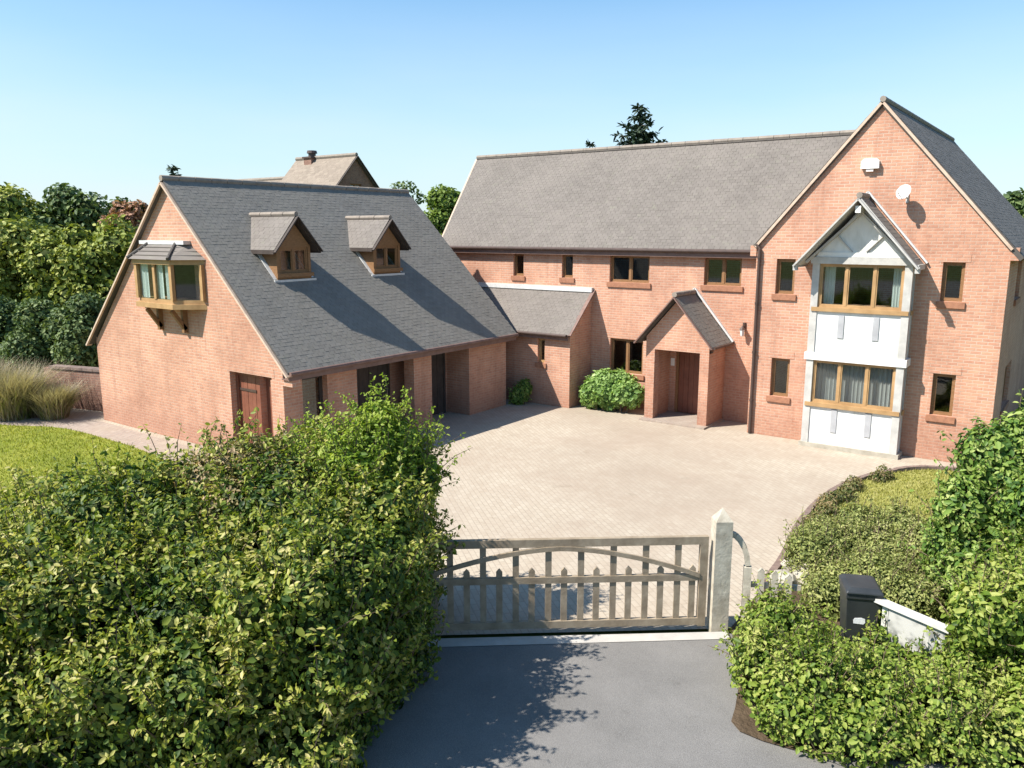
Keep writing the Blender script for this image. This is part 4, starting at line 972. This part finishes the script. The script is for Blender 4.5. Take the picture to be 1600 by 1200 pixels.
for i in range(46):
    x = q.uniform(-3.35, -1.2); y = q.uniform(11.3, 14.7); z = q.uniform(.12, .48); r = q.uniform(.28, .42)
    if x < -2.7 and y < 12.2: z *= .5
    k3.append((x, y, z, r, r, r*.9))
bush('grey_shrub', 'low grey-green mounded shrub behind the wheelie bin', 'shrub', k3, 'leaf_grey', 38000, .055, (-2.3, 12.5, 0), None, 800, (.10, .36), .45, .52, .4, True, .05)
for i, (x, y) in enumerate(BED_EDGE[8:28]):
    if q.random() < .8:
        x += .22+q.uniform(-.05, .12); y += q.uniform(-.1, .1)
        bush('edging_plant', 'small dark edging plant beside the curved lawn edge', 'plant', [(x, y, .10, .17, .17, q.uniform(.12, .26)), (x+.1, y+.1, .08, .12, .12, .16)], 'leaf_rust', 260, .055, (x, y, 0), 'plants along the lawn edge', 0, core=.5, stems=False)
# shrubs by the porch and link
k5 = []
for i in range(26):
    x = q.uniform(-12.55, -10.95); y = q.uniform(21.0, 21.75); z = q.uniform(.25, 1.05-.25*abs(x+11.8)); r = q.uniform(.28, .40); k5.append((x, y, z, r, r*.8, r))
bush('hydrangea', 'rounded pale green hydrangea bush against the wall beside the porch', 'shrub', k5, 'leaf_hydrangea', 9000, .115, (-11.8, 21.4, 0), None, 60, (.1, .22), .62, .55, .4)
k6 = [(-14.5, 20.38, .35, .26, .22, .36), (-14.32, 20.42, .55, .22, .2, .28), (-14.62, 20.35, .2, .24, .22, .24)]
bush('shade_shrub', 'small dark evergreen shrub in the shade beside the garage pier', 'shrub', k6, 'leaf_glossy', 1500, .08, (-14.5, 20.4, 0), None, 10, (.08, .2), .5, .7)

# ================================================================== LAWN BLADES, ORNAMENTAL GRASS
def blades(name, pts, h, mat, parent, lean=.35, w=.012, rng=RNG):
    k = len(pts); a = rng.random(k)*6.283; d = np.stack([np.cos(a), np.sin(a), np.zeros(k)], 1); s_ = np.stack([-np.sin(a), np.cos(a), np.zeros(k)], 1)
    hh = rng.uniform(*h, k)[:, None]; ln = rng.uniform(.1, lean, k)[:, None]*hh; up = np.array([0, 0, 1.])
    v = np.stack([pts-s_*w, pts+s_*w, pts+d*ln*.4+up*hh*.6+s_*w*.8, pts+d*ln*.4+up*hh*.6-s_*w*.8, pts+d*ln*1.1+up*hh], 1).reshape(-1, 3)
    i = np.arange(k)[:, None]*5
    f = np.concatenate([i+np.array([0, 1, 2]), i+np.array([0, 2, 3]), i+np.array([3, 2, 4])], 0); r = rng.random(k)
    return mesh_obj(name, v, f, mat, parent, None, False, np.concatenate([r, r, r]))
def inside(poly, x, y):
    c = np.zeros(len(x), bool); P_ = np.array(poly); j = len(P_)-1
    for i in range(len(P_)):
        xi, yi = P_[i]; xj, yj = P_[j]
        m_ = ((yi > y) != (yj > y)) & (x < (xj-xi)*(y-yi)/(yj-yi+1e-12)+xi); c ^= m_; j = i
    return c
for nm, poly, (x0, x1, y0, y1), n_ in (('lawn_grass', LAWN_EDGE+[(-10.6, 4.2), (-18, -3), (-40, -3), (-40, 8)], (-29, -10.5, 3, 10.6), 60000),
                                       ('side_lawn_grass', BED_EDGE[10:]+[(-1, 20.6), (3, 20.6), (3, 14.4), (-1.4, 14.7), (-4, 14.4)], (-4.2, 1, 14.3, 20.6), 30000)):
    x, y = RNG.uniform(x0, x1, n_), RNG.uniform(y0, y1, n_); k = inside(poly, x, y)
    o = blades(nm, np.stack([x[k], y[k], np.full(k.sum(), .012)], 1), (.03, .075), 'blade' if nm == 'lawn_grass' else 'lime_blade', None, .8, .008)
    tag(o, 'short sunlit grass blades of the lawn' if nm == 'lawn_grass' else 'short yellow-green grass inside the curved edging', 'grass', kind='stuff')
for i, (x, y, h, r) in enumerate([(-25.5, 10.1, 1.65, 1.0), (-24.45, 10.75, 1.1, .6), (-27.0, 9.5, 1.7, 1.0)]):
    lab = ['big soft tan ornamental grass beside the garden wall', 'small tan grass tuft nearest the garage corner', 'tan ornamental grass at the lawn end, farthest from the garage'][i]
    o = thing('ornamental_grass', lab, 'grass clump', (x, y, 0), 'ornamental grasses')
    for nm_, mt_, k_, h0, h1, ln_ in (('blades', 'straw', 4200, .35, 1.0, 1.1), ('green_blades', 'leaf_grey', 1600, .25, .7, 1.2)):
        a = RNG.random(k_)*6.283; rr_ = RNG.random(k_)**.6*r*.6
        pts_ = np.stack([x+np.cos(a)*rr_, y+np.sin(a)*rr_, np.zeros(k_)], 1)
        blades(nm_, pts_, (h*h0, h*h1), mt_, o, ln_, .009)
# ================================================================== TREES
def tree(name, label, x, y, h, rx, mat, n, leaf, trunk=.18, base=.3, group='background trees', nb=16, seed=0, flat=1.0, core=.62, ry=None):
    o = thing(name, label, 'tree', (x, y, 0), group); q = random.Random(seed); ry = ry or rx
    blobs = []; zc = h*(base+1)/2; rz = h*(1-base)/2
    for i in range(nb):
        a = q.random()*6.283; t = q.uniform(-1, 1); e = math.sqrt(max(0, 1-t*t))*q.uniform(.35, .8); r = rx*q.uniform(.30, .46)
        blobs.append((x+math.cos(a)*e*rx, y+math.sin(a)*e*ry, zc+t*(rz-r*.8*flat), r, r*ry/rx, r*.85*flat))
    t = MB(); t.tube([(x, y, -.1), (x+q.uniform(-.1, .1), y, h*.3), (x+q.uniform(-.2, .2), y, h*.75)], [trunk*1.3, trunk, trunk*.35], 8)
    t.build('trunk', 'bark', o); t = MB()
    for b in blobs[::2]: t.tube([(x, y, h*q.uniform(.2, .5)), ((x+b[0])/2, (y+b[1])/2, b[2]-b[5]*.8), b[:3]], [trunk*.45, trunk*.3, trunk*.1], 5)
    tag(t.build('limbs', 'bark', o), kind='stuff')
    p, nr = blob_points(blobs, n, shell=(.6, 1.12), inner=.66)
    nn = unit(nr*.8+np.array([0, 0, .35])+RNG.normal(size=p.shape)*.5)
    leaf_mesh('crown', p, nn, RNG.uniform(leaf*.6, leaf*1.3, len(p)), mat, o, .62)
    if core: core_mesh('dark_crown_core', blobs, core, 'core_dark', o)  # solid dark hull added within the crown in place of its inner shade
    return o
# evergreen screen at the left, tree by tree, with dark shrubs along its foot
labs = ['evergreen screen tree nearest the garage roof verge', 'second evergreen screen tree out from the garage', 'third evergreen screen tree out from the garage', 'fourth evergreen screen tree out from the garage', 'evergreen screen tree at the far end of its row']
for i, (x, y, h, r) in enumerate([(-31.2, 18.6, 5.5, 1.9), (-32.9, 17.6, 6.0, 2.0), (-34.8, 16.6, 5.8, 2.0), (-36.6, 15.4, 6.0, 2.1), (-38.6, 14.2, 5.6, 2.1)]):
    tree('evergreen_tree', labs[i], x, y, h, r, 'leaf_conifer', 9000, .21, .12, .02, 'evergreen screen', 28, 20+i, 1.2, .55)
labs = ['dark laurel bush beside the garage wall corner', 'second dark laurel bush from the garage corner', 'third dark laurel bush from the garage corner', 'fourth dark laurel bush from the garage corner, behind the grass clumps']
for i, (x, y, h, r) in enumerate([(-28.2, 15.6, 3.0, 1.3), (-29.6, 14.4, 3.2, 1.4), (-31.3, 13.4, 3.0, 1.4), (-33.0, 12.6, 3.2, 1.4)]):
    tree('laurel_bush', labs[i], x, y, h, r, 'leaf_far', 6500, .15, .07, .02, 'laurel bushes', 24, 60+i, 1.2, .6)
tree('broad_tree', 'mid green broad tree behind the evergreen screen', -66, 27, 9.0, 4.0, 'leaf_conifer', 5000, .42, .3, .15, None or 'background trees', 20, 40)
tree('dark_tree', 'dark green rounded tree beyond the evergreen screen', -63, 30.5, 8.9, 3.6, 'leaf_far', 5000, .42, .3, .1, 'background trees', 20, 41)
tree('dark_hedge_tree', 'dark low tree between the rounded tree and the copper tree', -60.5, 33.5, 7.9, 2.6, 'leaf_far', 3200, .40, .3, .1, 'background trees', 16, 42)
tree('copper_tree', 'copper-leaved tree beside the garage gable', -55.0, 30.6, 7.75, 2.0, 'leaf_copper', 3200, .32, .25, .1, 'background trees', 16, 43)
tree('olive_tree', 'olive green tree just behind the garage gable verge', -57.0, 35, 7.9, 2.0, 'leaf_conifer', 2600, .36, .25, .1, 'background trees', 14, 44)
tree('pale_tree', 'light green tree between the garage and the main house', -40.2, 46.6, 8.9, 2.3, 'leaf_spring', 4200, .32, .25, .12, 'background trees', 18, 45)
tree('low_tree', 'green tree lower beside the light green one, behind the lean-to', -36.0, 45.0, 6.6, 2.4, 'leaf_spring', 3600, .32, .25, .1, 'background trees', 16, 46)
tree('thin_tree', 'thin dark wispy tree behind the neighbouring house', -44.5, 47.5, 9.6, 1.5, 'leaf_far', 700, .30, .16, .45, 'background trees', 12, 47, core=0)
tree('gable_side_tree', 'small dark tree behind the big gable roof', -5.0, 71, 8.6, 2.6, 'leaf_far', 3000, .4, .25, .1, 'background trees', 14, 48)
tree('shading_tree', 'big tree at the garden boundary with a branch over the evergreen screen', -45.5, 6.5, 10.0, 3.4, 'leaf_far', 9000, .30, .32, .25, 'background trees', 24, 49)

def conifer(name, label, x, y, h, r0, z0, seed, n_w=16, leaf=.42):
    o = thing(name, label, 'conifer', (x, y, 0), 'conifers'); q = random.Random(seed); t = MB()
    t.tube([(x, y, -.1), (x, y, h*.6), (x, y, h)], [.22, .13, .02], 8).build('trunk', 'bark', o)
    br = MB(); PP = []; NN = []
    for w in range(n_w):
        f = w/(n_w-1); z = z0+(h-.25-z0)*f; R = r0*(1-f)**.8+.18; m_ = 7 if f < .8 else 4
        for k in range(m_):
            a = k*6.283/m_+q.uniform(-.4, .4)+w*.7; Rk = R*q.uniform(.6, 1.18); dz = -.16*Rk+.10*Rk*Rk*.3
            e = np.array([x+math.cos(a)*Rk, y+math.sin(a)*Rk, z+dz+.12]); b = np.array([x, y, z])
            br.tube([b, b+(e-b)*.6+np.array([0, 0, -.10*Rk]), e], [.035, .022, .006], 4, False)
            c = int(26*Rk)+10; s_ = np.random.default_rng(seed*99+w*10+k); tt = s_.uniform(.15, 1, (c, 1))
            PP.append(b+(e-b)*tt+np.array([0, 0, -.10*Rk])*np.sin(tt*3.14)+s_.normal(size=(c, 3))*.10*np.array([1, 1, .5])*(1.2-tt*.6)); NN.append(s_.normal(size=(c, 3))*.5+np.array([0, 0, 1.0]))
    br.build('branches', 'bark', o); PP, NN = np.concatenate(PP), np.concatenate(NN)
    leaf_mesh('needles', PP, NN, RNG.uniform(leaf*.6, leaf*1.2, len(PP)), 'needle', o, .36, .3, .5)
conifer('conifer', 'dark conifer standing up behind the main house ridge', -21.9, 42.3, 12.35, 2.9, 7.0, 5, 13)
conifer('conifer', 'small dark conifer tip above the garage ridge end', -56.9, 35.3, 10.2, 1.25, 5.0, 6, 12, .42)
conifer('conifer', 'tiny conifer tip over the main ridge beside the larger conifer', -31.9, 53.8, 11.95, .9, 6.0, 7, 10, .36)
# distant belt of woodland all along the horizon
wb = []; q = random.Random(90)
for i in range(120):
    a = math.radians(-8+i*0.95)
    d = q.uniform(150, 190); wb.append((-math.sin(a)*d, math.cos(a)*d, q.uniform(1.5, 3.2), q.uniform(4, 7), q.uniform(4, 7), q.uniform(3, 4.6)))
p, nr = blob_points(wb, 14000, shell=(.8, 1.05), inner=.8)
o = leaf_mesh('distant_woodland', p, unit(nr+RNG.normal(size=p.shape)*.4), RNG.uniform(.8, 1.7, len(p)), 'leaf_far', None, .7)
tag(o, 'far belt of dark green woodland along the horizon', 'woodland', kind='stuff')
